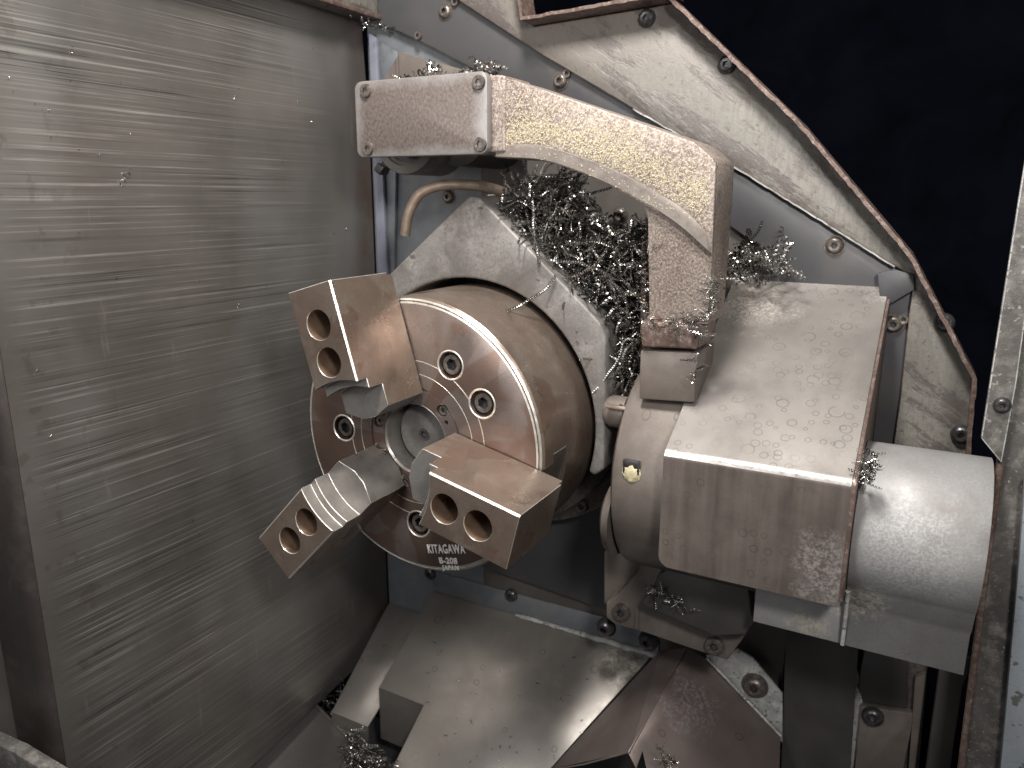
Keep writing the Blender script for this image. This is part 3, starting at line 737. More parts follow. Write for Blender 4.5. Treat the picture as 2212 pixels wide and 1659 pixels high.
# foot plate below the pivot, bolted
br = thing('mount_bracket', 'brown bolted mounting bracket under the pivot housing, above the lower guards', 'bracket', (.17, .1, -.15))
c6 = lambda x, y: ((2400 + .36166 * x) / 1.82278, (2200 + .36166 * y) / 1.82278)
P = [aY(*c6(*p), .1) for p in ((-40, 480), (20, 440), (300, 160), (330, 20), (900, 20), (1500, 300), (1480, 840), (1345, 1020), (1280, 1110), (900, 985), (330, 790), (60, 720), (-40, 640))]
bm = newbm(); prism(bm, P, (0, .03, 0)); bevel(bm, .0016, 25, 2); obj('plate', bm, 'housing', br, sm=40)
P = [aY(*c6(*p), .13) for p in ((-60, -80), (330, -80), (330, 160), (20, 450), (-60, 500))]
bm = newbm(); prism(bm, P, (0, .05, 0)); bevel(bm, .001); obj('web', bm, 'housing', br)
for p in ((140, 570), (1150, 930)): screw(ME_CAP, br, aY(*c6(*p), .1) + Vector((0, .001, 0))).scale = (1.15, .9, 1.15)
P = [aY(*c6(*p), .082) for p in ((350, 470), (480, 290), (520, 180), (720, 60), (1510, 280), (1540, 600), (1590, 700), (1480, 830), (1150, 850), (380, 520))]
bm = newbm(); prism(bm, P, (0, .016, 0)); bevel(bm, .0015, 20, 3); obj('dark_block', bm, 'darkplastic', br, sm=45)
for p in ((430, 880), (-30, 740)): screw(ME_BTND, br, aY(*c6(*p), .15)).scale = (1.3, 2, 1.3)

# ================================================================== SHEET COVER AND CYLINDER
cv = thing('sheet_cover', 'large folded sheet steel cover with dried drop rings on its sloping top', 'cover', (.235, .1, .02))
XA, XB = .1805, .2935
zt0 = .1135; yt0 = .199; yf = .024; zf = zt0 - (yt0 - yf) * math.tan(R(30)); zb = -.068
prof = [(yt0, zt0)]
n = 8
d1 = Vector((-math.cos(R(30)), -math.sin(R(30)))); d2 = Vector((0, -1))
c = Vector((yf, zf)); rb = .0042
p0 = c - d1 * rb; p2 = c + d2 * rb
for i in range(n + 1):
    u = i / n; q = (1 - u) ** 2 * p0 + 2 * u * (1 - u) * c + u * u * p2; prof.append((q.x, q.y))
prof.append((yf, zb))
def sheetprof(bm, prof, x0, x1, th, off=Vector((0, 0, 0)), mis=None, nx=1):
    """bent sheet with thickness, prof in (Y,Z), inside offset by th"""
    m = len(prof); nrm = []
    for i in range(m):
        a = Vector(prof[max(i - 1, 0)]); b = Vector(prof[min(i + 1, m - 1)]); tg = (b - a).normalized(); nrm.append(Vector((-tg.y, tg.x)))
    out = []; inn = []
    for x in (x0, x1):
        out.append([bm.verts.new((x, p[0], p[1])) for p in prof]); inn.append([bm.verts.new((x, p[0] - nrm[i].x * th, p[1] - nrm[i].y * th)) for i, p in enumerate(prof)])
    for i in range(m - 1):
        f = bm.faces.new((out[0][i], out[0][i + 1], out[1][i + 1], out[1][i]))
        if mis: f.material_index = mis[i]
        bm.faces.new((inn[0][i], inn[1][i], inn[1][i + 1], inn[0][i + 1]))
        for s_ in (0, 1): bm.faces.new((out[s_][i], inn[s_][i], inn[s_][i + 1], out[s_][i + 1]))
    for i in (0, m - 1): bm.faces.new((out[0][i], out[1][i], inn[1][i], inn[0][i]))
    bmesh.ops.recalc_face_normals(bm, faces=bm.faces[:])
# orientation: inside is towards +Y/-Z
bm = newbm(); sheetprof(bm, prof, XA, XB, -.002, mis=[0, 0, 0] + [2] * 4 + [1, 1] + [1]); bevel(bm, .0004, 60, 1); fs = obj('folded_sheet', bm, ['cover', 'coverfront', 'bend'], cv, sm=50)
c = newbm(); rcn = .009; q = [Vector((XA - .004, yf - .01, zb - .004)), Vector((XA + rcn, yf - .01, zb - .004))]
q += [Vector((XA + rcn - rcn * math.sin(R(90) * i / 8), yf - .01, zb + rcn - rcn * math.cos(R(90) * i / 8))) for i in range(9)] + [Vector((XA - .004, yf - .01, zb + rcn))]
prism(c, q, (0, .02, 0), mi=1, mi_side=1); boolean(fs, [c])
def side(x, dx, name, mat):
    P = [Vector((x, yt0, zt0 - .002))] + [Vector((x, a, b)) for a, b in prof[1:-1]] + [Vector((x, yf, zb + .004)), Vector((x, yf + .02, zb)), Vector((x, yf + .05, zb)), Vector((x, yt0, -.02))]
    b = newbm(); prism(b, P, (dx, 0, 0)); bevel(b, .0004); obj(name, b, mat, cv)
side(XB, .0022, 'side_sheet', 'brownedge'); 
# corner clip at the cover's upper right
bm = newbm(); P = [aY(1895, 590, .182), aY(1935, 583, .182), aY(1975, 592, .182), aY(1975, 626, .182), aY(1915, 662, .182), aY(1900, 640, .182)]
prism(bm, P, (0, .004, 0)); bevel(bm, .0008); obj('corner_tab', bm, 'plate', cv)

cy = thing('cylinder_cover', 'grey half round sheet metal cylinder with flat skirt, at the right of the folded cover', 'cylinder', (.33, .08, -.03))
pc = Vector((.082, -.030)); r_ = .0505; XC0, XC1 = .2962, .3655
prof = []
for i in range(37):
    a = R(35 + (222 - 35) * i / 36); prof.append((pc.x + r_ * math.cos(a), pc.y + r_ * math.sin(a)))
prof += [(.0490, -.076), (.0545, -.082), (.0545, -.109)]
bm = newbm(); sheetprof(bm, prof, XC0, XC1, -.0022); bevel(bm, .0003, 60, 1); obj('rolled_sheet', bm, 'tube', cy, sm=50)
bm = newbm(); box(bm, (.2705, .060, -.0950), (.062, .003, .032)); bevel(bm, .0008); obj('skirt_strip', bm, 'tube', cy)
bm = newbm(); tube(bm, [(XC0 + .0008, .0535, -.1085), (XC0 + .0008, .053, -.095), (XC0 + .0008, .051, -.08), (XC0 + .0008, .045, -.066)], .0013, 10); obj('weld_seam', bm, 'chalk', cy)

# ================================================================== LOWER GUARDS
K = aY(941, 1274, .2); SN = Vector((0, -.5, .866)); SK = K.dot(SN)
def aS(px, py): return onp(px, py, SN, SK)
ch = thing('main_chute', 'broad dull sheet metal chute sloping towards the viewer under the chuck', 'chute', (0, .12, -.28))
P = [aS(936, 1276), aS(1428, 1403), aS(1189, 1659), aS(1130, 1720)]
zc = K.z
q1 = aS(818, 1485); q2 = aS(915, 1523); q3 = aS(852, 1650); q4 = aS(820, 1720)
P = [Vector((-.124, .198, aS(936, 1276).z)), aS(1421, 1401)] + [aS(1189, 1659), aS(1130, 1722), q4, q3, q2, q1]
bm = newbm(); prism(bm, P, (0, .001, -.0022)); bevel(bm, .0005); obj('slope_sheet', bm, 'slope', ch)
bm = newbm(); P = [q1, q2, q2 + Vector((0, 0.0, -.06)), q1 + Vector((0, 0, -.06))]
prism(bm, P, (0, .002, 0)); obj('front_face', bm, 'slope', ch)
bm = newbm(); P = [q2 + Vector((0, -.0, -.002)), q3 + Vector((0, 0, -.002)), q4 + Vector((0, 0, -.002)), q4 + Vector((0, 0, -.07)), q2 + Vector((0, 0, -.07))]
prism(bm, P, (.002, 0, 0)); obj('inner_side', bm, 'slope', ch)
bm = newbm(); a0 = Vector((-.124, .198, aS(936, 1276).z - .001)); P = [a0, q1 + Vector((0, 0, -.001)), q1 + Vector((0, 0, -.06)), a0 + Vector((0, 0, -.06))]
prism(bm, P, (.002, 0, 0)); obj('left_side', bm, 'slope', ch)
# crease line bent flange up the plate with bolts
bm = newbm(); a0 = aY(939, 1243, .1965); zc = aS(941, 1276).z
P = [Vector((-.125, .1975, zc)), Vector((.134, .1975, zc)), Vector((.134, .1975, zc + .026)), Vector((-.02, .1975, zc + .024)), Vector((-.125, .1975, zc + .024))]
prism(bm, P, (0, .002, 0)); bevel(bm, .0006); obj('back_flange', bm, 'platelow', ch)
for p in ((1105, 1285), (930, 1238)): screw(ME_BTND, ch, aY(*p, .1975))
screw(ME_BTND, ch, aY(1313, 1352, .1975))
bm = newbm(); tube(bm, [Vector((-.02 + .154 * i / 20, .1965 + random.uniform(-.0006, .0006), zc + .0005 + random.uniform(-.0005, .0005))) for i in range(21)], [.0012 + random.uniform(0, .0012) + .0012 * i / 20 for i in range(21)], 8)
obj('crust_seam', bm, 'chalk', ch)

# left trough beside the chute
lt = thing('side_trough', 'narrow grey sloping trough between the door panel and the main chute', 'trough', (-.15, .12, -.3))
SK2 = Vector((0, .2, zc - .022)).dot(SN)
P = [onp(842, 1327, SN, SK2), onp(935, 1290, SN, SK2), onp(810, 1600, SN, SK2), onp(760, 1580, SN, SK2), onp(716, 1540, SN, SK2)]
a1 = onp(716, 1538, SN, SK2)
P = [Vector((-.1885, .198, onp(842, 1327, SN, SK2).z)), Vector((-.1245, .198, onp(842, 1327, SN, SK2).z)), Vector((-.1245, a1.y, a1.z)), Vector((a1.x, a1.y, a1.z))]
bm = newbm(); prism(bm, P, (0, .001, -.002)); bevel(bm, .0005); obj('trough_sheet', bm, 'slope', lt)
bm = newbm(); prism(bm, [P[3], P[2], P[2] + Vector((0, 0, -.05)), P[3] + Vector((0, 0, -.05))], (0, .002, 0)); obj('drop_face', bm, 'slope', lt)

# tray in the bottom left
tr = thing('chip_tray', 'flat brown grey tray with raised lip at the bottom left, under the door panel', 'tray', (-.14, 0, -.36))
def aT(px, py): return onp(px, py, (0, -.22, .975), Vector((-.19, .15, -.345)).dot(Vector((0, -.22, .975))))
P = [aT(690, 1490), aT(679, 1523), aT(765, 1608), aT(800, 1690), aT(840, 1760), aT(300, 1800), aT(480, 1680)]
bm = newbm(); prism(bm, P, (0, 0, -.003)); bevel(bm, .0005); obj('bed', bm, 'slope', tr)
bm = newbm(); tube(bm, [aT(678, 1520) + Vector((0, 0, .001)), aT(765, 1607) + Vector((0, 0, .001))], .0016, 10); obj('lip', bm, 'ground', tr)
bm = newbm(); P = [aT(679, 1523), aT(765, 1608), aT(800, 1690)]
P = [Vector((-.19, .15, -.40)), Vector((-.06, .15, -.40)), Vector((-.06, -.2, -.44)), Vector((-.19, -.2, -.44))]
prism(bm, P, (0, 0, -.004)); obj('sump', bm, 'plate', tr)

# right V guard
vg = thing('roof_guard', 'reddish brown folded roof shaped guard in front of the bottom right corner', 'guard', (.2, .1, -.3))
ridge0 = aY(1487, 1403, .165); ridge1 = aY(1362, 1627, .06)
A0 = aY(1424, 1404, .168); A1 = aY(1186, 1664, .085); A2 = aY(1150, 1702, .075)
L1 = aY(1262, 1652, .062)
bm = newbm()
rw = [[aY(1427, 1404, .170), aY(1484, 1400, .168), aY(1530, 1423, .170)], [aY(1189, 1662, .088), aY(1361, 1624, .058), aY(1700, 1610, .135)]]
v = [[bm.verts.new(p) for p in r] for r in rw]
vv = [[bm.verts.new(p + Vector((0, .0015, -.0015))) for p in r] for r in rw]
e0 = bm.verts.new(aY(1690, 1500, .170)); e1 = bm.verts.new(aY(1690, 1500, .170) + Vector((0, .0015, -.0015)))
bmesh.ops.delete(bm, geom=[v[0][2], v[1][2], vv[0][2], vv[1][2]], context='VERTS')
bm.faces.new((v[0][0], v[0][1], v[1][1], v[1][0])); bm.faces.new((v[0][1], vv[0][1], vv[1][1], v[1][1]))
bm.faces.new((vv[0][0], vv[1][0], vv[1][1], vv[0][1]))
bm.faces.new((v[1][0], v[1][1], vv[1][1], vv[1][0])); bm.faces.new((v[0][0], vv[0][0], vv[0][1], v[0][1])); bm.faces.new((v[0][0], v[1][0], vv[1][0], vv[0][0]))
bmesh.ops.delete(bm, geom=[e0, e1], context='VERTS')
bmesh.ops.recalc_face_normals(bm, faces=bm.faces[:])
bmesh.ops.remove_doubles(bm, verts=bm.verts[:], dist=1e-6)
obj('left_slope', bm, 'roof', vg)
b1 = aY(1362, 1628, .058); bq = aY(1484, 1400, .168)
nn = (b1 - bq).cross(aY(1686, 1590, .17) - bq).normalized(); kk = bq.dot(nn)
P = [onp(*p, nn, kk) for p in ((1486, 1402), (1526, 1421), (1686, 1590), (1682, 1720), (1410, 1720), (1388, 1622), (1374, 1661), (1356, 1624))]
bm = newbm(); prism(bm, P, (0, .0015, -.0015)); bevel(bm, .0004); obj('right_slope', bm, 'roof', vg)
P = [aY(1186, 1659, .080), aY(1262, 1652, .064), aY(1357, 1622, .0585), aY(1376, 1659, .058), aY(1380, 1720, .058), aY(1180, 1720, .08)]
bm = newbm(); prism(bm, P, (0, .002, 0.0)) if False else None
bm.free()
lp = [aY(1188, 1664, .087), aY(1262, 1651, .075), aY(1360, 1625, .0578), aY(1378, 1665, .0578)]
bm = newbm(); tube(bm, lp, .0008, 8); obj('front_edge', bm, 'ground', vg)
bm = newbm(); tube(bm, [aY(1526, 1421, .169), aY(1606, 1505, .169), aY(1687, 1590, .169)], .0011, 8); obj('side_edge', bm, 'chalk', vg)
# chalky flange with bolt
fl = thing('chalky_flange', 'white crusted sheet corner with one oily bolt beside the roof shaped guard', 'flange', (.23, .175, -.2))
P = [aY(*c6(*p), .174) for p in ((1090, 1080), (1340, 1000), (1440, 1010), (1550, 1090), (1700, 1290), (1880, 1460), (1905, 1530), (1905, 2200), (1700, 2200), (1600, 1659))]
P = [aY(1524, 1417, .174), aY(1571, 1412, .174), aY(1592, 1402, .174), aY(1625, 1422, .174), aY(1690, 1500, .174), aY(1690, 1605, .174)]
bm = newbm(); prism(bm, P, (0, .003, 0)); bevel(bm, .0005); obj('sheet', bm, 'chalk', fl)
screw(ME_BTN, fl, aY(1631, 1480, .174)).scale = (1.5, 1.6, 1.5)

# dark slot and rails at the bottom right
bm = newbm(); P = [aY(1699, 1340, .178), aY(1858, 1340, .178), aY(1830, 1760, .178), aY(1684, 1760, .178)]
prism(bm, P, (0, .004, 0)); tag(obj('dark_slot_cover', bm, 'darkplastic'), 'dark flat way cover strip below the grey cylinder', 'cover')
t = thing('guide_rail', 'blackened vertical guide rail with grey lower half, below the grey cylinder', 'rail', (.32, .19, -.25))
bm = newbm(); P = [aY(1868, 1360, .188), aY(2008, 1395, .188), aY(1972, 1800, .188), aY(1836, 1800, .188)]
prism(bm, P, (0, .01, 0)); bevel(bm, .001); obj('rail_body', bm, 'bolt', t)
c7 = lambda x, y: ((2980 + .4756 * x) / 1.82278, (2400 + .4756 * y) / 1.82278)
bm = newbm(); P = [aY(*c7(*p), .180) for p in ((860, 800), (1290, 860), (1290, 940), (1200, 1400), (800, 1400))]
prism(bm, P, (0, .0075, 0)); bevel(bm, .0012, 25, 2); obj('plate', bm, 'housing', t)
bm = newbm(); P = [aY(*c7(*p), .186) for p in ((805, 515), (835, 515), (880, 790), (790, 1400), (700, 1400))]
prism(bm, P, (0, .004, 0)); bevel(bm, .0006); obj('edge_strip', bm, 'chalk', t)
bm = newbm(); P = [aY(*c7(*p), .184) for p in ((890, 330), (1250, 430), (1240, 820), (880, 760), (830, 640))]
prism(bm, P, (0, .0035, 0)); bevel(bm, .001); obj('oily_upper_plate', bm, 'darkplastic', t)
bm = newbm(); P = [aY(*c7(*p), .181) for p in ((1310, 560), (1400, 540), (1300, 1400), (1250, 1400))]
prism(bm, P, (0, .006, 0)); bevel(bm, .0006); obj('side_strip', bm, 'housing', t)
screw(ME_BTND, t, aY(*c7(960, 880), .1795)).scale = (1.2, 1.2, 1.2)
t = thing('way_strip', 'dark purple grey vertical strip just left of the right door post', 'strip', (.36, .17, -.2))
bm = newbm(); P = [aY(*c7(*p), .15) for p in ((1520, 400), (1800, 400), (1700, 650), (1590, 1400), (1390, 1400))]
prism(bm, P, (0, .01, 0)); bevel(bm, .001, 25, 2); obj('strip_body', bm, 'darkplastic', t)

# right door post
t = thing('door_post', 'corroded dark vertical door post with rusty edge at the right side of the view', 'post', (.39, .1, 0))
YP = .10
bm = newbm(); P = [aY(2122, 1150, YP), aY(2156, 1005, YP), aY(2180, 860, YP), aY(2260, 300, YP), aY(2420, 300, YP), aY(2420, 1760, YP), aY(2062, 1760, YP)]
P = [aY(2158, 1000, YP), aY(2185, 850, YP), aY(2262, 250, YP), aY(2440, 250, YP), aY(2440, 1760, YP), aY(2063, 1760, YP)]
prism(bm, P, (0, .02, 0)); bevel(bm, .0012, mi=1); obj('post_body', bm, ['column', 'brownedge'], t)
bm = newbm(); P = [aY(2228, 260, YP - .006), aY(2200, 430, YP - .006), aY(2119, 947, YP - .006), aY(2164, 1002, YP - .006), aY(2196, 830, YP - .006), aY(2275, 260, YP - .006)]
prism(bm, P, (0, .005, 0)); bevel(bm, .0008, mi=1); obj('upper_flange', bm, ['column', 'chalk'], t)
bm = newbm(); tube(bm, [aY(2161, 1000, YP - .002), aY(2120, 1310, YP - .002), aY(2068, 1720, YP - .002)], .0022, 10); obj('rusty_edge', bm, 'brownedge', t)
screw(ME_BTND, t, aY(2165, 875, YP - .006)).scale = (.7, .7, .7)
bm = newbm(); P = [aY(2214, 1040, YP - .012), aY(2202, 1200, YP - .012), aY(2180, 1450, YP - .012), aY(2152, 1760, YP - .012), aY(2440, 1760, YP - .012), aY(2440, 1040, YP - .012)]
prism(bm, P, (0, .008, 0)); bevel(bm, .001); tag(obj('outer_panel', bm, 'paleblue'), 'pale blue painted panel corner at the lower right edge with dark flecks', 'panel')

# ================================================================== COOLANT PIPE
pp = thing('coolant_pipe', 'bent copper coolant pipe hanging its open end above the chuck', 'pipe', aY(875, 508, .10))
path = [aY(875, 508, .10), aY(880, 472, .10), aY(892, 440, .102), aY(912, 415, .106), aY(950, 401, .114), aY(1000, 399, .126), aY(1050, 404, .140), aY(1092, 416, .150), aY(1140, 428, .162), aY(1200, 440, .19)]
cp = catmull(path, 8)
bm = newbm(); tube(bm, cp, .0043, 20, cap=False)
bm2 = bm
tube(bm, list(reversed([cp[0] + (cp[1] - cp[0]) * -.0] + cp[1:10])), .0034, 20, cap=False); obj('pipe_body', bm, 'copper', pp, sm=60)
i0 = int(len(cp) * .78)
bm = newbm(); tube(bm, cp[i0:], .0056, 20); obj('sleeve', bm, 'boltdark', pp)

# ================================================================== METAL SHAVINGS
DARK = [.35]
def curl(bm, start, d, length, hr, pitch, width, rng, wander=.6, per=8, gravity=0.0):
    """a ribbon coiled on a wandering axis"""
    d = Vector(d).normalized(); p = Vector(start)
    n = d.orthogonal().normalized(); step = pitch / per; cnt = max(4, int(length / step))
    ph = rng.random() * 6.28; prev = None; mi_ = 1 if rng.random() < DARK[0] else 0; turn = Vector((rng.gauss(0, 1), rng.gauss(0, 1), rng.gauss(0, 1)))
    for i in range(cnt):
        if i % 24 == 0: turn = Vector((rng.gauss(0, 1), rng.gauss(0, 1), rng.gauss(0, 1) - gravity))
        d = (d + turn * wander * step * 40).normalized()
        n = (n - d * n.dot(d)).normalized(); b = d.cross(n)
        p = p + d * step
        a = ph + 2 * math.pi * i / per
        taper = min(1, (cnt - i) / 10, (i + 3) / 8)
        r = (n * math.cos(a) + b * math.sin(a)) * hr * (.55 + .45 * taper)
        v1 = bm.verts.new(p + r - d * width * .5); v2 = bm.verts.new(p + r * 1.12 + d * width * .5)
        if prev: bm.faces.new((prev[0], v1, v2, prev[1])).material_index = mi_
        prev = (v1, v2)
def inside(x, y, poly):
    c = False; j = len(poly) - 1
    for i in range(len(poly)):
        if (poly[i][1] > y) != (poly[j][1] > y) and x < (poly[j][0] - poly[i][0]) * (y - poly[i][1]) / (poly[j][1] - poly[i][1]) + poly[i][0]: c = not c
        j = i
    return c
def pick(poly, rng):
    x0 = min(p[0] for p in poly); x1 = max(p[0] for p in poly); y0 = min(p[1] for p in poly); y1 = max(p[1] for p in poly)
    while True:
        x = rng.uniform(x0, x1); y = rng.uniform(y0, y1)
        if inside(x, y, poly): return x, y
def guard_top(x):                                     # outline of the guard's top
    if x < .002: return .174
    if x < .098: return .174 - (x - .002) * .787
    if x < .1175: return .0985 - (x - .098) * 1.2
    return -.03
rng = random.Random(5)
DARK[0] = .5
pile = [(1062, 425), (1110, 440), (1180, 415), (1235, 425), (1262, 490), (1330, 500), (1403, 482), (1406, 700), (1386, 760), (1372, 800), (1350, 858), (1330, 790), (1322, 720), (1262, 655), (1190, 585), (1120, 520), (1080, 470)]
bm = newbm(); k = 0
while k < 2500:
    x, y = pick(pile, rng); Y = rng.uniform(.085, .19)
    p = aY(x, y, Y)
    if p.x > .137 and Y > .09 and p.z < .05: continue
    if p.z < guard_top(p.x) + .003 and p.x < .119 and Y > YF: continue
    # keep the heap resting on the guard's flank: fewer high up near the viewer
    L_ = rng.choice((.006, .01, .014, .02, .028)); hr = rng.choice((.0005, .0007, .0009, .0013, .0018))
    d = Vector((rng.gauss(0, 1), rng.gauss(0, .5), rng.gauss(-.3, .8)))
    if k % 3 == 0:
        DARK[0] = .25; curl(bm, p, (rng.gauss(.3, 1), rng.gauss(0, .35), rng.gauss(-.3, .7)), rng.uniform(.015, .040), rng.uniform(.0006, .0012), .0017, .0010, rng, 2.6, 6, .3); DARK[0] = .5
    else: curl(bm, p, d, L_, hr, hr * rng.uniform(1.6, 3.0), hr * rng.uniform(.6, 1.2), rng, 2.6, 8, .2)
    k += 1
tops = [(1085, 400), (1150, 375), (1240, 385), (1262, 430), (1200, 450), (1095, 430)]
for k in range(70):
    x, y = pick(tops, rng); p = aY(x, y, rng.uniform(.12, .17))
    hr = rng.uniform(.0006, .0013)
    curl(bm, p, (rng.gauss(.6, 1), rng.gauss(0, .4), rng.gauss(-.1, .6)), rng.uniform(.012, .05), hr, hr * 1.9, hr * .8, rng, 1.6, 8)
# a few long hanging strands
for (x, y), L_, dr in (((1345, 740), .045, (0, 0, -1)), ((1352, 760), .03, (.1, 0, -1)), ((1368, 730), .03, (-.1, 0, -1)), ((1240, 500), .09, (-1, 0, -.7)), ((1260, 520), .07, (.9, 0, .1)), ((1180, 560), .07, (1, 0, -.1)), ((1215, 600), .05, (1, 0, .05)), ((1200, 595), .05, (-.5, -.2, -.9)), ((1150, 430), .05, (.2, 0, -1)), ((1160, 400), .035, (1, 0, .05))):
    p = aY(x, y, .078 if p is None else .080)
    if (x, y) == (1200, 595): p = aY(x, y, .072)
    curl(bm, p, dr, L_, .0012, .0019, .001, rng, .7, 8)
DARK[0] = .35
tag(obj('metal_shavings', bm, ['shaving', 'darkshaving'], sm=0), 'tangled heap of curled steel shavings between the chuck guard and the arm column', 'shavings', kind='stuff')

def patch(name, label, poly, Yr, count, lens, hrs, mat='shaving', up=0.0, seed=1, wander=.6):
    rg = random.Random(seed); bm = newbm()
    for k in range(count):
        x, y = pick(poly, rg); Y = Yr(x, y, rg) if callable(Yr) else rg.uniform(*Yr)
        hr = rg.uniform(*hrs)
        curl(bm, aY(x, y, Y), (rg.gauss(0, 1), rg.gauss(0, .4), rg.gauss(up, .5)), rg.uniform(*lens), hr, hr * rg.uniform(1.6, 3.2), hr * rg.uniform(.5, 1.0), rg, wander, 9)
    tag(obj(name, bm, [mat, 'darkshaving'], sm=0), label, 'shavings', kind='stuff')
patch('metal_shavings', 'loose bright curls of shavings lying on top of the arm cap', [(875, 162), (905, 150), (1000, 152), (1040, 130), (1100, 158), (1085, 166), (880, 172)], (.066, .085), 60, (.005, .016), (.0008, .0034), seed=3)
patch('metal_shavings', 'string of silver curls along the rear top edge of the folded cover', [(1565, 525), (1600, 530), (1660, 560), (1735, 586), (1560, 600), (1562, 540)], (.150, .19), 90, (.008, .03), (.0008, .0022), seed=4)
patch('metal_shavings', 'beady shavings caught round the foot of the arm column', [(1395, 690), (1520, 680), (1535, 640), (1545, 600), (1560, 590), (1545, 660), (1520, 720), (1500, 830), (1492, 830), (1508, 720), (1395, 705)], (.048, .058), 150, (.003, .012), (.0004, .0009), seed=5)
patch('metal_shavings', 'dark shavings behind the thin upright plate beside the arm column', [(1394, 500), (1412, 495), (1410, 690), (1394, 690)], (.062, .1), 130, (.003, .01), (.0004, .0009), seed=6)
patch('metal_shavings', 'small clump of shavings on the dark block of the mounting bracket', [(1390, 1280), (1420, 1268), (1450, 1280), (1500, 1318), (1490, 1320), (1440, 1300), (1410, 1300)], (.074, .081), 70, (.003, .009), (.0004, .0009), seed=7)
patch('metal_shavings', 'bristly shavings stuck in the joint between cover and grey cylinder', [(1868, 985), (1900, 980), (1890, 1010), (1872, 1050), (1858, 1060), (1866, 1010)], (.026, .034), 70, (.003, .009), (.0004, .0009), seed=8)
patch('metal_shavings', 'grey shavings heaped at the bottom between tray and chute', [(745, 1560), (770, 1590), (820, 1630), (845, 1662), (820, 1700), (745, 1700), (750, 1610)], (.03, .05), 460, (.004, .016), (.0006, .0014), seed=9)
patch('metal_shavings', 'thin trail of shavings along the foot of the door panel', [(700, 1500), (745, 1465), (742, 1478), (735, 1520), (705, 1545), (690, 1540)], (.09, .11), 60, (.003, .012), (.0004, .001), seed=10)
patch('metal_shavings', 'few bright curls where door panel meets the side trough', [(775, 1425), (788, 1405), (792, 1412), (780, 1440), (765, 1465), (755, 1470)], (.14, .16), 14, (.003, .010), (.0006, .0014), seed=12)
patch('metal_shavings', 'oily wire shavings in the slot of the roof shaped guard at the bottom', [(1418, 1618), (1430, 1615), (1470, 1659), (1440, 1670)], (.052, .056), 50, (.003, .008), (.0004, .0009), seed=13)
patch('metal_shavings', 'shiny chips along the lip of the worn green rail', [(740, 30), (760, 28), (790, 55), (850, 72), (848, 62), (780, 40)], (.15, .185), 26, (.003, .008), (.0006, .0016), seed=14)
patch('metal_shavings', 'black and silver swarf line round the chuck bore beside the lower left jaw', [(805, 962), (812, 960), (850, 985), (878, 1030), (882, 1058), (876, 1058), (866, 1030), (842, 994)], (-.003, -.001), 46, (.002, .006), (.0003, .0007), seed=15)

# single chips
def chip(px, py, X, label, L_=.010, hr=.0016, seed=0):
    rg = random.Random(seed); bm = newbm(); curl(bm, aX(px, py, X), (.02, .3, 1), L_, hr, hr * 4, hr * .7, rg, .8, 10)
    tag(obj('metal_chip', bm, ['shaving', 'shaving'], sm=0), label, 'chip', 'loose chips stuck on the door panel')
chip(262, 402, -.1885, 'bright curled chip stuck on the upper left of the scraped door panel', .016, .0016, 3)
for i, (px, py, lab) in enumerate(((505, 215, 'tiny chip on the door panel under the long dark scratch'), (513, 665, 'tiny chip on the door panel left of the upper jaw'), (642, 225, 'tiny chip on the door panel just left of the square cap'), (748, 500, 'small chip on the dark part of the door panel left of the pipe end'))):
    chip(px, py, -.1888, lab, .004, .0008, i + 20)

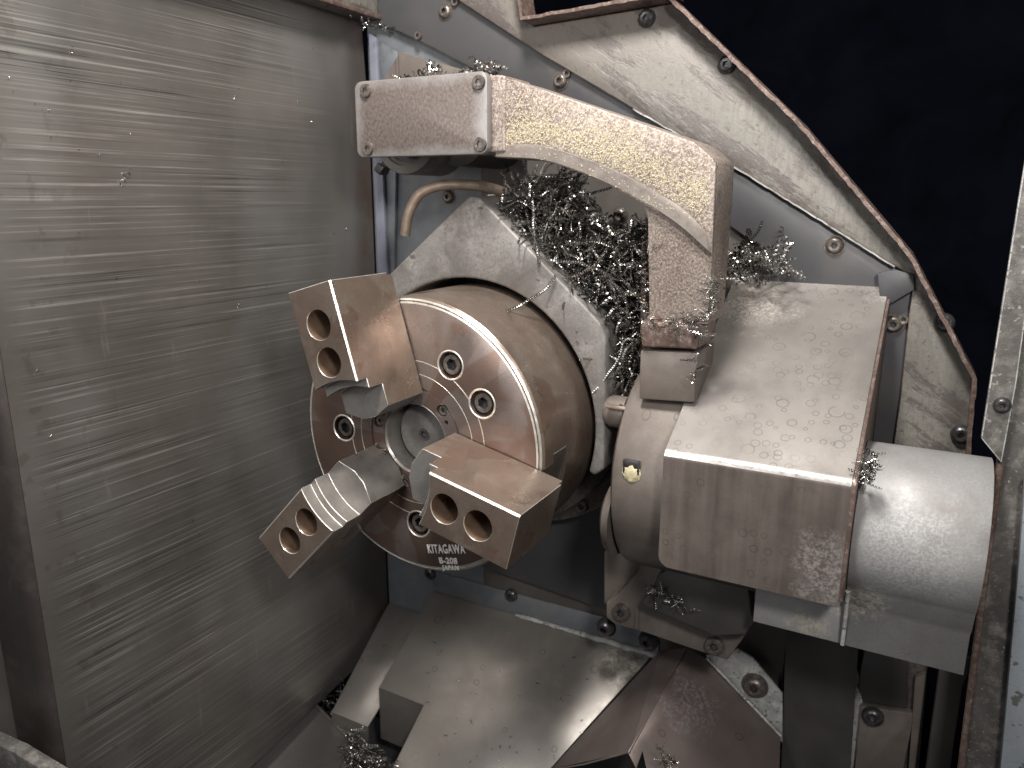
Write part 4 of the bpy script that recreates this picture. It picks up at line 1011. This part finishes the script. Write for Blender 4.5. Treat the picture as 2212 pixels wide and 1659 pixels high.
# scattered tiny chips lying on the sheets
rg = random.Random(31); rng = rg; bm = newbm(); DARK[0] = .2
for k in range(46):
    x, y = rg.uniform(20, 780), rg.uniform(60, 1300); p = aX(x, y, -.1894)
    curl(bm, p + Vector((.0006, 0, 0)), (0, rg.gauss(0, 1), rg.gauss(0, 1)), rg.uniform(.0008, .0024), .0004, .001, .0004, rg, 1, 6)
tag(obj('metal_specks', bm, ['shaving', 'darkshaving'], sm=0), 'tiny glinting metal specks stuck over the scraped door panel', 'specks', kind='stuff')
bm = newbm()
for k in range(70):
    x, y = rg.uniform(860, 1380), rg.uniform(1300, 1650); p = aS(x, y) + Vector((0, -.0004, .0008))
    if p.y < .06 or p.x < -.11: continue
    curl(bm, p, (rg.gauss(0, 1), rg.gauss(0, 1), 0), rg.uniform(.001, .005), .0005, .0012, .0005, rg, 2, 6)
tag(obj('metal_specks', bm, ['shaving', 'darkshaving'], sm=0), 'loose metal specks scattered on the broad sloping chute', 'specks', kind='stuff')
DARK[0] = .35

# yellow dust on the arm's front
bm = newbm(); rg = random.Random(8); cnt = 0
armpoly = [(1074, 180), (1110, 182), (1300, 245), (1500, 316), (1534, 350), (1534, 520), (1500, 462), (1400, 398), (1310, 355), (1200, 318), (1120, 307), (1078, 330)]
armrib = [(1075, 336), (1120, 309), (1200, 320), (1310, 358), (1400, 402), (1480, 455), (1532, 515), (1532, 540), (1400, 441), (1310, 394), (1223, 359), (1160, 343)]
band = [((1085, 300), 24), ((1130, 285), 26), ((1200, 290), 24), ((1270, 315), 28), ((1330, 335), 30), ((1400, 368), 34), ((1480, 400), 44), ((1500, 430), 40), ((1350, 300), 60), ((1150, 240), 50)]
while cnt < 4400:
    (cx_, cy_), sd = rg.choice(band); x = rg.gauss(cx_, 42); y = rg.gauss(cy_, sd * .75)
    if cnt % 9 == 0: x = rg.uniform(1080, 1530); y = 175 + (x - 1080) * .36 + rg.uniform(10, 150)
    if not inside(x, y, armpoly) and not (cnt % 9 == 0 and inside(x, y, armrib)): continue
    p = aY(x, y, YA - .0006); a = rg.gauss(.5, .7); l = rg.uniform(.0003, .0010); w = rg.uniform(.00012, .00030)
    u = Vector((math.cos(a), 0, math.sin(a))) * l; v_ = Vector((-math.sin(a), 0, math.cos(a))) * w; n_ = Vector((0, -rg.uniform(.0001, .0004), 0))
    vs = [bm.verts.new(p - u), bm.verts.new(p - v_ + n_), bm.verts.new(p + u), bm.verts.new(p + v_ + n_)]
    bm.faces.new(vs); cnt += 1
tag(obj('yellow_dust', bm, 'brass', sm=0), 'pale yellow dust flecks coating the front of the cast arm', 'dust', kind='stuff')
